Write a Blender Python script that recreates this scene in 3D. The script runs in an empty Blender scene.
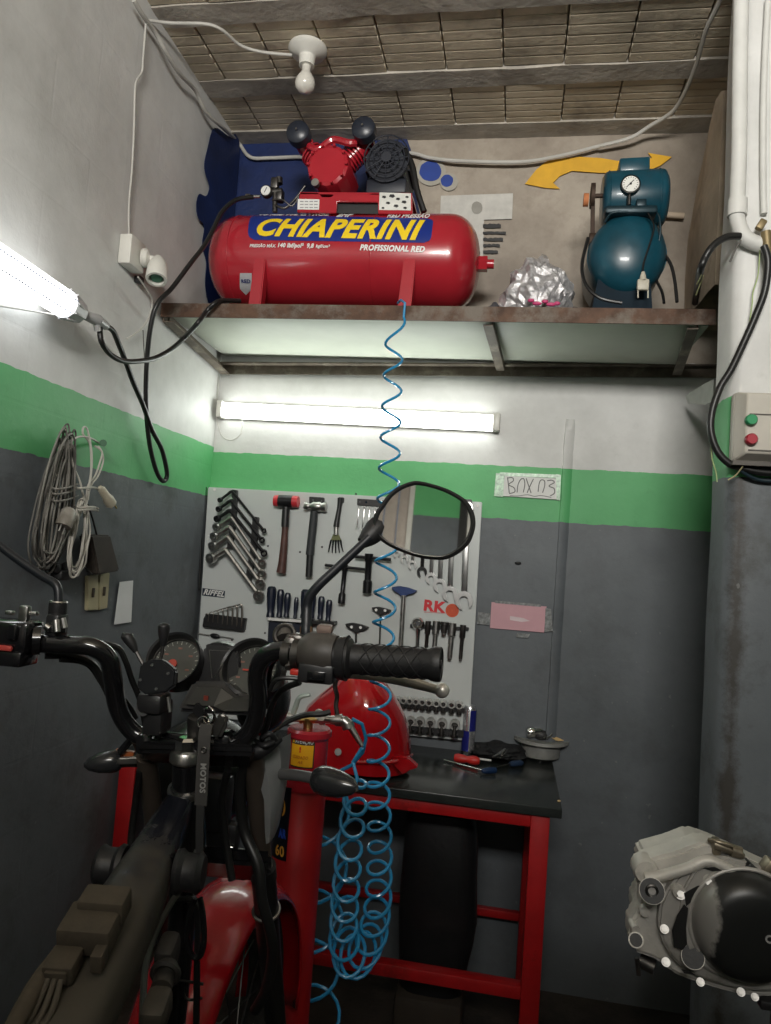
import bpy, bmesh, math, random
from mathutils import Vector, Matrix, noise
random.seed(7)
V = Vector
SC = bpy.context.scene
COL = SC.collection
PI = math.pi
# ---------------------------------------------------------------- camera model
F = 739.2
CAM = V((0, 0, 1.65))
YAW, PITCH, ROLL = .17553, .06173, .07173
_f = V((-math.sin(YAW)*math.cos(PITCH), math.cos(YAW)*math.cos(PITCH), math.sin(PITCH)))
_r0 = V((math.cos(YAW), math.sin(YAW), 0)); _u0 = _r0.cross(_f)
_r = _r0*math.cos(ROLL)+_u0*math.sin(ROLL); _u = _u0*math.cos(ROLL)-_r0*math.sin(ROLL)
def ray(px, py): return _f+_r*((px-385.5)/F)-_u*((py-512)/F)
def P(px, py, Y): d = ray(px, py); return CAM+d*(Y/d.y)
def PX(px, py, X): d = ray(px, py); return CAM+d*(X/d.x)
def PZ(px, py, Z): d = ray(px, py); return CAM+d*((Z-CAM.z)/d.z)
def PP(px, py, o, n): d = ray(px, py); return CAM+d*((o-CAM).dot(n)/d.dot(n))
cd = bpy.data.cameras.new('camera'); cam = bpy.data.objects.new('camera', cd); COL.objects.link(cam)
cam.matrix_world = Matrix.Translation(CAM) @ Matrix((_r, _u, -_f)).transposed().to_4x4()
cd.sensor_fit = 'HORIZONTAL'; cd.sensor_width = 36; cd.lens = F/771*36; cd.clip_start = .02
SC.camera = cam
# ---------------------------------------------------------------- materials
def _nt(name):
    m = bpy.data.materials.new(name); m.use_nodes = True
    return m, m.node_tree, m.node_tree.nodes['Principled BSDF']
def noise_node(nt, scale, detail=4, rough=.6, vec=None):
    n = nt.nodes.new('ShaderNodeTexNoise'); n.inputs['Scale'].default_value = scale
    n.inputs['Detail'].default_value = detail; n.inputs['Roughness'].default_value = rough
    if vec is not None: nt.links.new(vec, n.inputs['Vector'])
    return n
def ramp(nt, fac, a, b, ca, cb):
    r = nt.nodes.new('ShaderNodeValToRGB'); nt.links.new(fac, r.inputs[0])
    r.color_ramp.elements[0].position = a; r.color_ramp.elements[1].position = b
    r.color_ramp.elements[0].color = (*ca, 1); r.color_ramp.elements[1].color = (*cb, 1)
    return r.outputs[0]
def mixc(nt, fac, a, b, typ='MIX'):
    m = nt.nodes.new('ShaderNodeMix'); m.data_type = 'RGBA'; m.blend_type = typ
    for sock, v in ((m.inputs[0], fac), (m.inputs[6], a), (m.inputs[7], b)):
        if isinstance(v, (int, float)): sock.default_value = v
        elif isinstance(v, tuple): sock.default_value = (*v, 1)
        else: nt.links.new(v, sock)
    return m.outputs[2]
def math_n(nt, op, a, b=None):
    m = nt.nodes.new('ShaderNodeMath'); m.operation = op
    for i, v in enumerate((a, b)):
        if v is None: continue
        if isinstance(v, (int, float)): m.inputs[i].default_value = v
        else: nt.links.new(v, m.inputs[i])
    return m.outputs[0]
MC = {}
def mat(name, c, rough=.5, metal=0, var=.15, scale=12, bump=0, bscale=60, dirt=None, dthr=.5, coat=0, spec=.5):
    if name in MC: return MC[name]
    m, nt, b = _nt(name); MC[name] = m
    tc = nt.nodes.new('ShaderNodeTexCoord').outputs['Object']
    n = noise_node(nt, scale, vec=tc)
    lo = tuple(x*(1-var) for x in c); hi = tuple(min(1, x*(1+var)) for x in c)
    col = ramp(nt, n.outputs[0], .3, .7, lo, hi)
    if dirt:
        n2 = noise_node(nt, scale*.45, 6, .7, tc)
        f = ramp(nt, n2.outputs[0], dthr-.08, dthr+.08, (0, 0, 0), (1, 1, 1))
        col = mixc(nt, f, col, dirt)
    nt.links.new(col, b.inputs['Base Color'])
    b.inputs['Roughness'].default_value = rough; b.inputs['Metallic'].default_value = metal
    b.inputs['Coat Weight'].default_value = coat; b.inputs['Coat Roughness'].default_value = .08
    b.inputs['Specular IOR Level'].default_value = spec
    if bump:
        n3 = noise_node(nt, bscale, 5, .6, tc); bp = nt.nodes.new('ShaderNodeBump')
        bp.inputs['Strength'].default_value = bump; bp.inputs['Distance'].default_value = .01
        nt.links.new(n3.outputs[0], bp.inputs['Height']); nt.links.new(bp.outputs[0], b.inputs['Normal'])
    return m
def emis(name, c, s):
    m, nt, b = _nt(name); b.inputs['Emission Color'].default_value = (*c, 1); b.inputs['Emission Strength'].default_value = s
    b.inputs['Base Color'].default_value = (.9, .9, .9, 1); return m
def wall_mat(name, ztop, zbot, raw_from=None, dirt=.35, blocks=False, edge=None):
    """white emulsion above, a green band, then dark grey; bands sit at world heights"""
    m, nt, b = _nt(name)
    pos = nt.nodes.new('ShaderNodeNewGeometry').outputs['Position']
    sx = nt.nodes.new('ShaderNodeSeparateXYZ'); nt.links.new(pos, sx.inputs[0])
    wob = noise_node(nt, 22, 3, .5, pos)
    z = math_n(nt, 'ADD', sx.outputs[2], math_n(nt, 'MULTIPLY', math_n(nt, 'SUBTRACT', wob.outputs[0], .5), .012))
    big = noise_node(nt, 2.3, 6, .65, pos); fine = noise_node(nt, 16, 5, .7, pos)
    white = ramp(nt, big.outputs[0], .3, .7, (.50, .50, .48), (.71, .71, .69))
    white = mixc(nt, ramp(nt, fine.outputs[0], .62, .8, (0, 0, 0), (.35, .35, .35)), white, (.36, .36, .34))
    green = ramp(nt, big.outputs[0], .3, .7, (.085, .37, .13), (.125, .46, .18))
    green = mixc(nt, ramp(nt, fine.outputs[0], .6, .8, (0, 0, 0), (.4, .4, .4)), green, (.05, .2, .07))
    grey = ramp(nt, big.outputs[0], .3, .7, (.100, .113, .124), (.142, .158, .172))
    d2 = noise_node(nt, 5, 8, .75, pos)
    grey = mixc(nt, ramp(nt, d2.outputs[0], .5, .75, (0, 0, 0), (dirt,)*3), grey, (.035, .034, .026))
    if edge is not None:      # greasy smears where people brush past the corner
        e1 = math_n(nt, 'SUBTRACT', sx.outputs[0], edge)
        e2 = math_n(nt, 'MULTIPLY', math_n(nt, 'ABSOLUTE', math_n(nt, 'SUBTRACT', e1, .035)), -9)
        n5 = noise_node(nt, 9, 8, .8, pos)
        grey = mixc(nt, ramp(nt, math_n(nt, 'ADD', n5.outputs[0], e2), .26, .50, (0, 0, 0), (.9, .9, .9)), grey, (.035, .03, .024))
    # scattered pale scuffs
    sc = noise_node(nt, 35, 2, .5, pos)
    grey = mixc(nt, ramp(nt, sc.outputs[0], .74, .78, (0, 0, 0), (.35, .35, .35)), grey, (.3, .31, .3))
    if raw_from is not None:
        raw = ramp(nt, big.outputs[0], .3, .68, (.19, .155, .12), (.40, .35, .285))
        raw = mixc(nt, ramp(nt, fine.outputs[0], .5, .8, (0, 0, 0), (.6, .6, .6)), raw, (.2, .16, .125))
        g = math_n(nt, 'GREATER_THAN', z, raw_from)
        white = mixc(nt, g, white, raw)
    a = math_n(nt, 'GREATER_THAN', z, ztop); c = math_n(nt, 'GREATER_THAN', z, zbot)
    col = mixc(nt, a, mixc(nt, c, grey, green), white)
    nt.links.new(col, b.inputs['Base Color'])
    b.inputs['Roughness'].default_value = .55
    h = math_n(nt, 'ADD', math_n(nt, 'MULTIPLY', big.outputs[0], 2.5), fine.outputs[0])
    if blocks:
        cb_ = nt.nodes.new('ShaderNodeCombineXYZ'); nt.links.new(sx.outputs[1], cb_.inputs[0]); nt.links.new(sx.outputs[2], cb_.inputs[1])
        br = nt.nodes.new('ShaderNodeTexBrick'); nt.links.new(cb_.outputs[0], br.inputs['Vector'])
        for k_, v_ in (('Scale', 1), ('Mortar Size', .006), ('Mortar Smooth', .6), ('Brick Width', .40), ('Row Height', .20)): br.inputs[k_].default_value = v_
        h = math_n(nt, 'SUBTRACT', h, math_n(nt, 'MULTIPLY', math_n(nt, 'MULTIPLY', br.outputs['Fac'], fine.outputs[0]), .28))
    bp = nt.nodes.new('ShaderNodeBump'); bp.inputs['Strength'].default_value = .22; bp.inputs['Distance'].default_value = .006
    nt.links.new(h, bp.inputs['Height']); nt.links.new(bp.outputs[0], b.inputs['Normal'])
    return m
# ---------------------------------------------------------------- mesh builder
def frame_of(d):
    d = d.normalized(); a = V((0, 0, 1)) if abs(d.z) < .9 else V((1, 0, 0))
    x = d.cross(a).normalized(); return x, d.cross(x).normalized(), d
def catmull(pts, n, closed=False):
    out = []; N = len(pts); rng = N if closed else N-1
    g = lambda i: pts[i % N] if closed else pts[max(0, min(N-1, i))]
    for i in range(rng):
        p0, p1, p2, p3 = g(i-1), g(i), g(i+1), g(i+2)
        for k in range(n):
            t = k/n
            out.append(.5*((2*p1)+(p2-p0)*t+(2*p0-5*p1+4*p2-p3)*t*t+(3*p1-p0-3*p2+p3)*t**3))
    if not closed: out.append(pts[-1].copy())
    return out
class MB:
    def __init__(s): s.bm = bmesh.new()
    def faces(s, vs, fs):
        bv = [s.bm.verts.new(v) for v in vs]
        for f in fs:
            try: s.bm.faces.new([bv[i] for i in f])
            except ValueError: pass
        return s
    def merge(s, b2, M=None):
        b2.verts.index_update(); vs = [(M @ v.co if M else v.co.copy()) for v in b2.verts]
        fs = [[v.index for v in f.verts] for f in b2.faces]; b2.free(); return s.faces(vs, fs)
    def box(s, c, size, rot=None, bev=0, seg=2):
        b = bmesh.new(); bmesh.ops.create_cube(b, size=1)
        for v in b.verts: v.co = V((v.co.x*size[0], v.co.y*size[1], v.co.z*size[2]))
        if bev: bmesh.ops.bevel(b, geom=b.edges[:], offset=min(bev, min(size)*.45), segments=seg, affect='EDGES', profile=.5)
        M = Matrix.Translation(V(c)) @ (rot.to_4x4() if rot else Matrix.Identity(4))
        return s.merge(b, M)
    def bar(s, a, b, w, h, up=None, bev=0):
        """box bar from a to b, w across, h along up"""
        a = V(a); b = V(b); d = b-a; L = d.length; d.normalize()
        up = V(up) if up else V((0, 0, 1))
        if abs(up.normalized().dot(d)) > .98: up = V((0, 1, 0))
        x = up.cross(d).normalized(); u = d.cross(x).normalized()
        return s.box((a+b)/2, (w, L, h), Matrix((x, d, u)).transposed(), bev)
    def cyl(s, a, b, r1, r2=None, seg=24, cap=True):
        r2 = r1 if r2 is None else r2; a = V(a); b = V(b); x, y, d = frame_of(b-a)
        vs = []
        for p, r in ((a, r1), (b, r2)):
            for k in range(seg): t = 2*PI*k/seg; vs.append(p+x*math.cos(t)*r+y*math.sin(t)*r)
        fs = [(k, (k+1) % seg, seg+(k+1) % seg, seg+k) for k in range(seg)]
        if cap: fs += [tuple(range(seg))[::-1], tuple(range(seg, 2*seg))]
        return s.faces(vs, fs)
    def lathe(s, prof, o, axis, seg=28, cap=True):
        o = V(o); x, y, d = frame_of(V(axis)); vs = []
        for r, h in prof:
            for k in range(seg): t = 2*PI*k/seg; vs.append(o+d*h+x*math.cos(t)*max(r, 1e-5)+y*math.sin(t)*max(r, 1e-5))
        fs = []
        for i in range(len(prof)-1):
            for k in range(seg): k2 = (k+1) % seg; fs.append((i*seg+k, i*seg+k2, (i+1)*seg+k2, (i+1)*seg+k))
        if cap: fs += [tuple(range(seg))[::-1], tuple(range((len(prof)-1)*seg, len(prof)*seg))]
        return s.faces(vs, fs)
    def tube(s, pts, r, seg=10, n=6, closed=False, rads=None, raw=False, flat=None):
        pts = [V(p) for p in pts]
        if rads and not raw:
            R = catmull([V((q, 0, 0)) for q in rads], n, closed); rr = [q.x for q in R]
        P_ = pts if raw else catmull(pts, n, closed)
        if not rads: rr = [r]*len(P_)
        elif raw: rr = rads
        N = len(P_); nrm = None; vs = []
        for i in range(N):
            if closed: t = P_[(i+1) % N]-P_[i-1]
            else: t = P_[min(i+1, N-1)]-P_[max(i-1, 0)]
            if t.length < 1e-9: t = V((0, 0, 1))
            t.normalize()
            if nrm is None: nrm = frame_of(t)[0] if flat is None else V(flat)
            nrm = nrm-t*nrm.dot(t)
            if nrm.length < 1e-6: nrm = frame_of(t)[0]
            nrm.normalize(); b = t.cross(nrm)
            for k in range(seg): a = 2*PI*k/seg; vs.append(P_[i]+nrm*math.cos(a)*rr[i]+b*math.sin(a)*rr[i])
        fs = []
        for i in range(N if closed else N-1):
            j = (i+1) % N
            for k in range(seg): k2 = (k+1) % seg; fs.append((i*seg+k, i*seg+k2, j*seg+k2, j*seg+k))
        if not closed: fs += [tuple(range(seg))[::-1], tuple(range((N-1)*seg, N*seg))]
        return s.faces(vs, fs)
    def prism(s, poly, vec, bev=0):
        poly = [V(p) for p in poly]; vec = V(vec); n = len(poly); b = bmesh.new()
        v1 = [b.verts.new(p) for p in poly]; v2 = [b.verts.new(p+vec) for p in poly]
        try:
            fa = b.faces.new(v1); fb = b.faces.new(v2[::-1])
        except ValueError: b.free(); return s
        for k in range(n): b.faces.new((v1[k], v2[k], v2[(k+1) % n], v1[(k+1) % n]))
        bmesh.ops.recalc_face_normals(b, faces=b.faces[:])
        if bev: bmesh.ops.bevel(b, geom=[e for e in b.edges], offset=bev, segments=2, affect='EDGES', clamp_overlap=True)
        bmesh.ops.triangulate(b, faces=[f for f in b.faces if len(f.verts) > 4])
        return s.merge(b)
    def ball(s, c, rx, ry=None, rz=None, rot=None, seg=20, rings=12):
        ry = ry or rx; rz = rz or rx; b = bmesh.new()
        bmesh.ops.create_uvsphere(b, u_segments=seg, v_segments=rings, radius=1)
        M = Matrix.Translation(V(c)) @ (rot.to_4x4() if rot else Matrix.Identity(4)) @ Matrix.Diagonal((rx, ry, rz, 1))
        return s.merge(b, M)
    def ring(s, c, axis, R, r, seg=24, ts=8):
        x, y, d = frame_of(V(axis)); c = V(c)
        return s.tube([c+x*math.cos(2*PI*k/seg)*R+y*math.sin(2*PI*k/seg)*R for k in range(seg)], r, ts, closed=True, raw=True)
    def grid(s, rows, closed_u=False):
        nr = len(rows); nc = len(rows[0]); vs = [V(p) for r in rows for p in r]; fs = []
        for i in range(nr-1):
            for j in range(nc if closed_u else nc-1):
                k = (j+1) % nc; fs.append((i*nc+j, i*nc+k, (i+1)*nc+k, (i+1)*nc+j))
        return s.faces(vs, fs)
    def warp(s, fn):
        for v in s.bm.verts: v.co = V(fn(v.co))
        return s
    def build(s, name, m, parent=None, smooth=True, ang=38, bevel=0, solid=0, subd=0):
        bmesh.ops.recalc_face_normals(s.bm, faces=s.bm.faces[:])
        co = [v.co for v in s.bm.verts]
        lo = V([min(c[i] for c in co) for i in range(3)]); hi = V([max(c[i] for c in co) for i in range(3)])
        o = (lo+hi)/2
        if parent is None: o.z = lo.z
        for v in s.bm.verts: v.co -= o
        me = bpy.data.meshes.new(name); s.bm.to_mesh(me); s.bm.free()
        for p in me.polygons: p.use_smooth = smooth
        if smooth: me.set_sharp_from_angle(angle=math.radians(ang))
        me.materials.append(m)
        ob = bpy.data.objects.new(name, me); COL.objects.link(ob)
        base = V((0, 0, 0))
        if parent is not None:
            ob.parent = parent; base = WL[parent.name]
        ob.location = o-base; WL[ob.name] = o.copy()
        if solid: q = ob.modifiers.new('solid', 'SOLIDIFY'); q.thickness = solid; q.offset = 0
        if bevel: q = ob.modifiers.new('bevel', 'BEVEL'); q.width = bevel; q.segments = 2; q.limit_method = 'ANGLE'
        if subd: q = ob.modifiers.new('sub', 'SUBSURF'); q.levels = subd; q.render_levels = subd
        return ob
WL = {}
def tag(o, label=None, cat=None, group=None, kind=None):
    for k, v in (('label', label), ('category', cat), ('group', group), ('kind', kind)):
        if v: o[k] = v
    return o
def thing(name, loc, label, cat, group=None):
    o = bpy.data.objects.new(name, None); o.empty_display_size = .05; COL.objects.link(o)
    o.location = V(loc); WL[o.name] = V(loc).copy(); return tag(o, label, cat, group)
def lab(o, s): o['label'] = s; return o
def text_mb(s, size, extrude=.0006, bold=0, shear=0, align='CENTER', sx=1, cuts=0):
    cu = bpy.data.curves.new('t', 'FONT'); cu.body = s; cu.size = size; cu.extrude = extrude; cu.offset = bold; cu.shear = shear
    cu.align_x = align; cu.align_y = 'CENTER'; cu.resolution_u = 4; cu.space_character = 1.08
    ob = bpy.data.objects.new('t', cu); COL.objects.link(ob); dg = bpy.context.evaluated_depsgraph_get(); dg.update()
    me = bpy.data.meshes.new_from_object(ob.evaluated_get(dg)); bpy.data.objects.remove(ob); bpy.data.curves.remove(cu)
    mb = MB(); mb.bm.from_mesh(me); bpy.data.meshes.remove(me)
    for v in mb.bm.verts: v.co.x *= sx
    for k in range(cuts):
        h = -size*.5+size*(k+1)/(cuts+1)
        bmesh.ops.bisect_plane(mb.bm, geom=mb.bm.verts[:]+mb.bm.edges[:]+mb.bm.faces[:], plane_co=(0, h, 0), plane_no=(0, 1, 0))
    return mb
def text_at(s, o, right, up, size, m, name, parent, **k):
    right = V(right).normalized(); n = right.cross(V(up)).normalized(); up2 = n.cross(right); o = V(o)
    mb = text_mb(s, size, **k)
    mb.warp(lambda c: o+right*c.x+up2*c.y+n*(c.z+.0004))
    return mb.build(name, m, parent, smooth=False)
# ================================================================ palette
M_black = mat('black_rubber', (.012, .012, .013), .5, bump=.1)
M_gloss = mat('black_gloss_paint', (.008, .008, .009), .18, coat=.6, var=.2)
M_plast = mat('black_plastic', (.016, .016, .017), .38, var=.25)
M_dusty = mat('dusty_brown_plastic', (.065, .052, .036), .85, var=.25, scale=30, dirt=(.045, .036, .026), dthr=.6)
M_spine = mat('dusty_black_frame', (.015, .016, .02), .3, var=.3, dirt=(.05, .044, .034), dthr=.50, scale=9, coat=.3)
M_chrome = mat('chrome', (.75, .74, .72), .14, 1, var=.06)
M_steel = mat('worn_steel', (.45, .44, .42), .34, 1, var=.25, scale=40)
M_dsteel = mat('dark_steel', (.10, .095, .09), .4, .9, var=.3, scale=40)
M_red = mat('red_enamel', (.37, .016, .027), .25, var=.1, coat=.5, scale=5)
M_redgl = mat('gloss_red_tank_paint', (.42, .006, .01), .12, var=.08, coat=1, scale=4)
M_redfr = mat('red_frame_paint', (.38, .008, .010), .4, var=.15, dirt=(.10, .008, .006), dthr=.66)
M_blue = mat('blue_hose', (.02, .25, .50), .25, var=.1, coat=.4)
M_bcomp = mat('blue_green_enamel', (.006, .055, .082), .35, var=.25, coat=.15, dirt=(.018, .05, .07), dthr=.66)
M_white = mat('white_plastic', (.62, .61, .56), .4, var=.06)
M_aged = mat('aged_beige_plastic', (.48, .44, .34), .5, var=.12, dirt=(.28, .24, .18), dthr=.62)
M_board = mat('white_tool_board', (.56, .59, .58), .35, var=.04, scale=3, dirt=(.42, .44, .43), dthr=.72)
M_rust = mat('rusty_angle_iron', (.10, .055, .035), .7, .3, var=.4, scale=18, dirt=(.17, .145, .12), dthr=.55, bump=.2)
M_iron = mat('bare_angle_iron', (.14, .115, .09), .65, .4, var=.35, scale=18, bump=.15, dirt=(.30, .27, .22), dthr=.6)
M_panel = mat('shelf_panel_white', (.62, .65, .56), .5, var=.06, scale=5, dirt=(.45, .45, .36), dthr=.74)
M_yel = mat('yellow_paint', (.66, .36, .015), .6, var=.12)
M_ylab = mat('yellow_label', (.80, .40, .01), .45, var=.04)
M_navy = mat('navy_wall_paint', (.006, .018, .085), .5, var=.35, scale=6, bump=.2)
M_banner = mat('blue_banner', (.010, .028, .20), .35, var=.08)
M_btext = mat('yellow_lettering', (.85, .60, .02), .4, var=.03)
M_wtext = mat('white_lettering', (.72, .72, .70), .4, var=.03)
M_ktext = mat('black_lettering', (.01, .01, .01), .5, var=.03)
M_paper = mat('white_paper', (.72, .73, .74), .8, var=.04)
M_pink = mat('pink_paper', (.62, .36, .40), .8, var=.05)
M_cord = mat('black_cable', (.010, .010, .010), .4)
M_gcord = mat('grey_white_flex', (.34, .32, .28), .55, var=.25)
M_gcord2 = mat('grimy_grey_flex', (.10, .095, .085), .6, var=.3)
M_wcord = mat('painted_white_cord', (.48, .47, .43), .6, var=.1)
# ================================================================ the room
ZC = 3.50; XL = -1.35; YB = 3.10
def struct(o): o['kind'] = 'structure'; return o
M_wallb = wall_mat('painted_back_wall', 2.068, 1.846, raw_from=2.52)
M_wall = wall_mat('painted_side_wall', 2.088, 1.868, dirt=.6, blocks=True)
M_pil = wall_mat('painted_pillar', 2.172, 1.944, dirt=.85, edge=.572)
def grid_wall(o, u, v, nu, nv, amp, nrm):
    o, u, v, nrm = V(o), V(u), V(v), V(nrm); rows = []
    for j in range(nv+1):
        row = []
        for i in range(nu+1):
            p = o+u*(i/nu)+v*(j/nv)
            row.append(p+nrm*(noise.noise(p*1.6)*amp+noise.noise(p*5)*amp*.25))
        rows.append(row)
    return rows
w = MB().grid(grid_wall((XL-.02, YB, 0), (3.4, 0, 0), (0, 0, ZC+.05), 70, 70, .003, (0, -1, 0)))
wall_back = struct(w.build('wall_back', M_wallb))
w = MB().grid(grid_wall((XL, -3.0, 0), (0, 6.12, 0), (0, 0, ZC+.05), 110, 70, .004, (1, 0, 0)))
wall_left = struct(w.build('wall_left', M_wall))
w = MB().box((.30, .05, -.05), (3.5, 6.4, .1)); 
M_floor = mat('stained_concrete_floor', (.055, .045, .036), .6, var=.4, scale=4, bump=.2, dirt=(.02, .017, .015), dthr=.52)
floor = struct(w.build('floor', M_floor))
# pillar: a thin pier standing out of the right-hand side, its narrow left face seen
w = MB()
rows = []
ys = [2.66, 2.60, 2.50, 2.475, 2.468]
for k in range(61):
    z = 3.56*k/60
    x0 = .572 - (z-1.9)*.004 + noise.noise(V((0, 1, z*3)))*.006
    row = [V((x0-.008, 2.31, z)), V((x0-.006, 2.28, z)), V((x0-.002, 2.205, z)), V((x0+.006, 2.182, z)), V((x0+.03, 2.174, z))]
    for i in range(1, 13): row.append(V((x0+.03+i*.115, 2.174+noise.noise(V((i*.5, z*2, 3)))*.006, z)))
    row += [V((2.0, 2.31, z))]
    rows.append(row)
w.grid(rows, closed_u=True)
wall_right = struct(w.build('wall_right', M_pil, ang=60))
# far right side, rear wall and the roller door behind the camera
w = MB().box((2.02, .02, ZC/2), (.08, 6.1, ZC)); struct(w.build('wall_side', M_wall))
w = MB().box((.78, -3.04, ZC/2), (2.5, .1, ZC))
struct(w.build('wall_rear', wall_mat('painted_rear_wall', 3.3, 2.79)))
w = MB()
for k in range(9): w.box((-1.30+k*.097, -3.02, ZC/2), (.09, .04, ZC-.02), bev=.014)
struct(w.build('door_1', mat('pale_plank_door', (.48, .42, .37), .6, var=.12)))
struct(MB().box((-.475, -2.99, ZC/2), (.035, .06, ZC)).build('trim_4', M_white))
struct(MB().box((-.02, -2.97, ZC/2), (.10, .08, ZC)).build('trim_5', M_white))
struct(MB().box((-.10, -2.98, ZC/2), (.06, .03, ZC)).build('trim_6', M_black))
# ---- ceiling: concrete joists with ribbed hollow clay blocks between
M_ceil = mat('whitewashed_clay_blocks', (.56, .49, .37), .85, var=.22, scale=3.5, bump=.35, bscale=40, dirt=(.22, .19, .15), dthr=.60)
M_joist = mat('rough_concrete_joist', (.40, .37, .32), .9, var=.2, scale=7, bump=.5, bscale=30, dirt=(.25, .23, .20), dthr=.62)
w = MB()
joists = [3.05, 2.70, 2.30, 1.90, 1.50, 1.10, .70, .30, -.1, -.5, -.9, -1.3, -1.7, -2.1, -2.5, -2.9]
for i, y in enumerate(joists):
    wd = .10 if i else .11
    n = 60; rows = []
    for k in range(n+1):
        x = XL-.02+3.45*k/n; j = noise.noise(V((x*6, y*3, 0)))*.005; j2 = noise.noise(V((x*6, y*3, 5)))*.005
        rows.append([V((x, y-wd/2+j, ZC+.03)), V((x, y-wd/2+j, ZC-.012+j2)), V((x, y+wd/2+j2, ZC-.012+j)), V((x, y+wd/2+j2, ZC+.03))])
    w.grid(rows, closed_u=True)
joist_obj = struct(w.build('ceiling_beams', M_joist))
w = MB(); w.box((.35, 0, ZC+.07), (3.6, 6.4, .08))
for i in range(len(joists)-1):
    y1 = joists[i]-.05; y0 = joists[i+1]+.05; L = y1-y0
    if i > 7: 
        w.box((.35, (y0+y1)/2, ZC+.01), (3.4, L, .04)); continue
    x = XL-.1+random.random()*.1
    nrib = 6
    while x < 2.0:
        bw = .218+random.uniform(-.012, .012)
        dz = random.uniform(-.004, .004)
        w.box((x+bw/2, (y0+y1)/2, ZC+.020+dz), (bw-.006, L-.004, .042))
        for q in range(nrib):
            yy = y0+L*(q+.5)/nrib
            w.box((x+bw/2, yy, ZC+.012+dz), (bw-.0055, L/nrib-.0035, .036), bev=.003, seg=1)
        x += bw
ceiling = struct(w.build('ceiling', M_ceil))
joist_obj.name = 'trim_1'
# ---- plaster ridge on the back wall (old chase)
w = MB()
rows = []
for k in range(50):
    t = k/49; y = 418+(745-418)*t; x = 571.5+(551-571.5)*t
    c = P(x, y, YB); j = noise.noise(V((k*.3, 0, 0)))*.003
    e = .012 if 0 < k < 49 else 0
    rows.append([c+V((-.028, .012, 0)), c+V((-.022+j, -e*.6, 0)), c+V((.012+j, -e*.5, 0)), c+V((.026, .012, 0))])
w.grid(rows); struct(w.build('trim_2', M_wallb, ang=70))
# ---- rough mortar infill between back wall and pier above the shelf
w = MB()
outer = [(726, 94, 2.62), (716, 112, 2.72), (708, 138, 2.84), (703, 160, 2.95), (699, 178, 3.05), (694, 205, 3.09), (688, 240, 3.09), (685, 280, 3.09), (684, 330, 3.09)]
rows = []
for i, (x, y, Y) in enumerate(outer):
    a = P(x, y, Y); b = V((.615, 2.60, a.z)); row = []
    for k in range(13):
        t = k/12; p = a.lerp(b, t); p += V((-1, -.4, 0))*(math.sin(t*PI)*.012+noise.noise(p*6)*.014*math.sin(t*PI))
        row.append(p)
    row += [V((.86, 2.66, a.z)), V((.86, 3.09, a.z))]
    rows.append(row)
w.grid(rows, closed_u=True)
M_mortar = mat('brown_mortar', (.50, .41, .31), .9, var=.25, scale=5, bump=.5, bscale=18, dirt=(.22, .175, .14), dthr=.60)
struct(w.build('trim_3', M_mortar, ang=75))
# ---- painted marks on the walls
def decal(pts, name, m, th=.0015, n=0):
    """flat painted patch on the back wall from an outline"""
    q = [P(x, y, YB-.008) for x, y in pts]
    if n: q = catmull(q, n, True)
    return MB().prism(q, V((0, -th, 0))).build(name, m, wall_back, smooth=False)
decal([(219, 322), (212, 300), (214, 250), (217, 200), (218, 160), (219, 139), (262, 136), (330, 134), (404, 131), (411, 150), (412, 180), (418, 205), (424, 230), (424, 322)], 'navy_paint_patch', M_navy)
q = []
for x, y in [(239, 142), (228, 136), (214, 128), (207, 150), (204, 168), (209, 186), (206, 196), (199, 194), (196, 205), (198, 218), (204, 226), (202, 245), (206, 262), (205, 285), (210, 306), (227, 316), (233, 230)]:
    p = PX(x, y, XL+.012); p.y = min(p.y, 3.09); q.append(p)
w = MB().prism(catmull(q, 4, True), V((.0015, 0, 0))); w.build('navy_paint_patch', M_navy, wall_left, smooth=False)
def blob(cx, cy, rx, ry, rot, seed, m, name):
    pts = []
    for k in range(26):
        a = 2*PI*k/26; r = 1+.06*noise.noise(V((math.cos(a)*2, math.sin(a)*2, seed)))
        x = math.cos(a)*rx*r; y = math.sin(a)*ry*r
        pts.append((cx+x*math.cos(rot)-y*math.sin(rot), cy+x*math.sin(rot)+y*math.cos(rot)))
    return decal(pts, name, m)
M_halo = mat('grey_wall_paint', (.36, .34, .29), .7, var=.1)
blob(431, 172, 15, 14, 0, 4, M_halo, 'grey_halo'); blob(449, 182, 9, 9, 0, 5, M_halo, 'grey_halo').location.y -= .0006
M_dot = mat('blue_dot_paint', (.012, .045, .26), .5, var=.15)
for a in ((430.5, 171.5, 11, 10, 0, 1), (447, 181, 6.3, 6, -.6, 2)):
    o = blob(*a, M_dot, 'blue_dot'); o.location.y -= .002
decal([(525, 184), (536, 170), (547, 161), (565, 158), (580, 157), (600, 158), (618, 161), (640, 160), (652, 158), (648, 153), (672, 157), (660, 166), (650, 170), (625, 173), (600, 173), (585, 172), (572, 171), (560, 176), (553, 183), (560, 189), (545, 188)], 'yellow_arrow', M_yel)
M_patch = mat('white_stencil_patch', (.52, .51, .47), .7, var=.12, scale=20)
decal([(441, 196), (513, 193.5), (512, 219), (484, 220), (483, 262), (470, 262), (468, 221), (440, 222)], 'white_patch', M_patch)
o = blob(477, 208, 5.5, 6.2, 0, 9, mat('grey_stain', (.28, .27, .24), .7), 'grey_circle'); o.location.y -= .002
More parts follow.
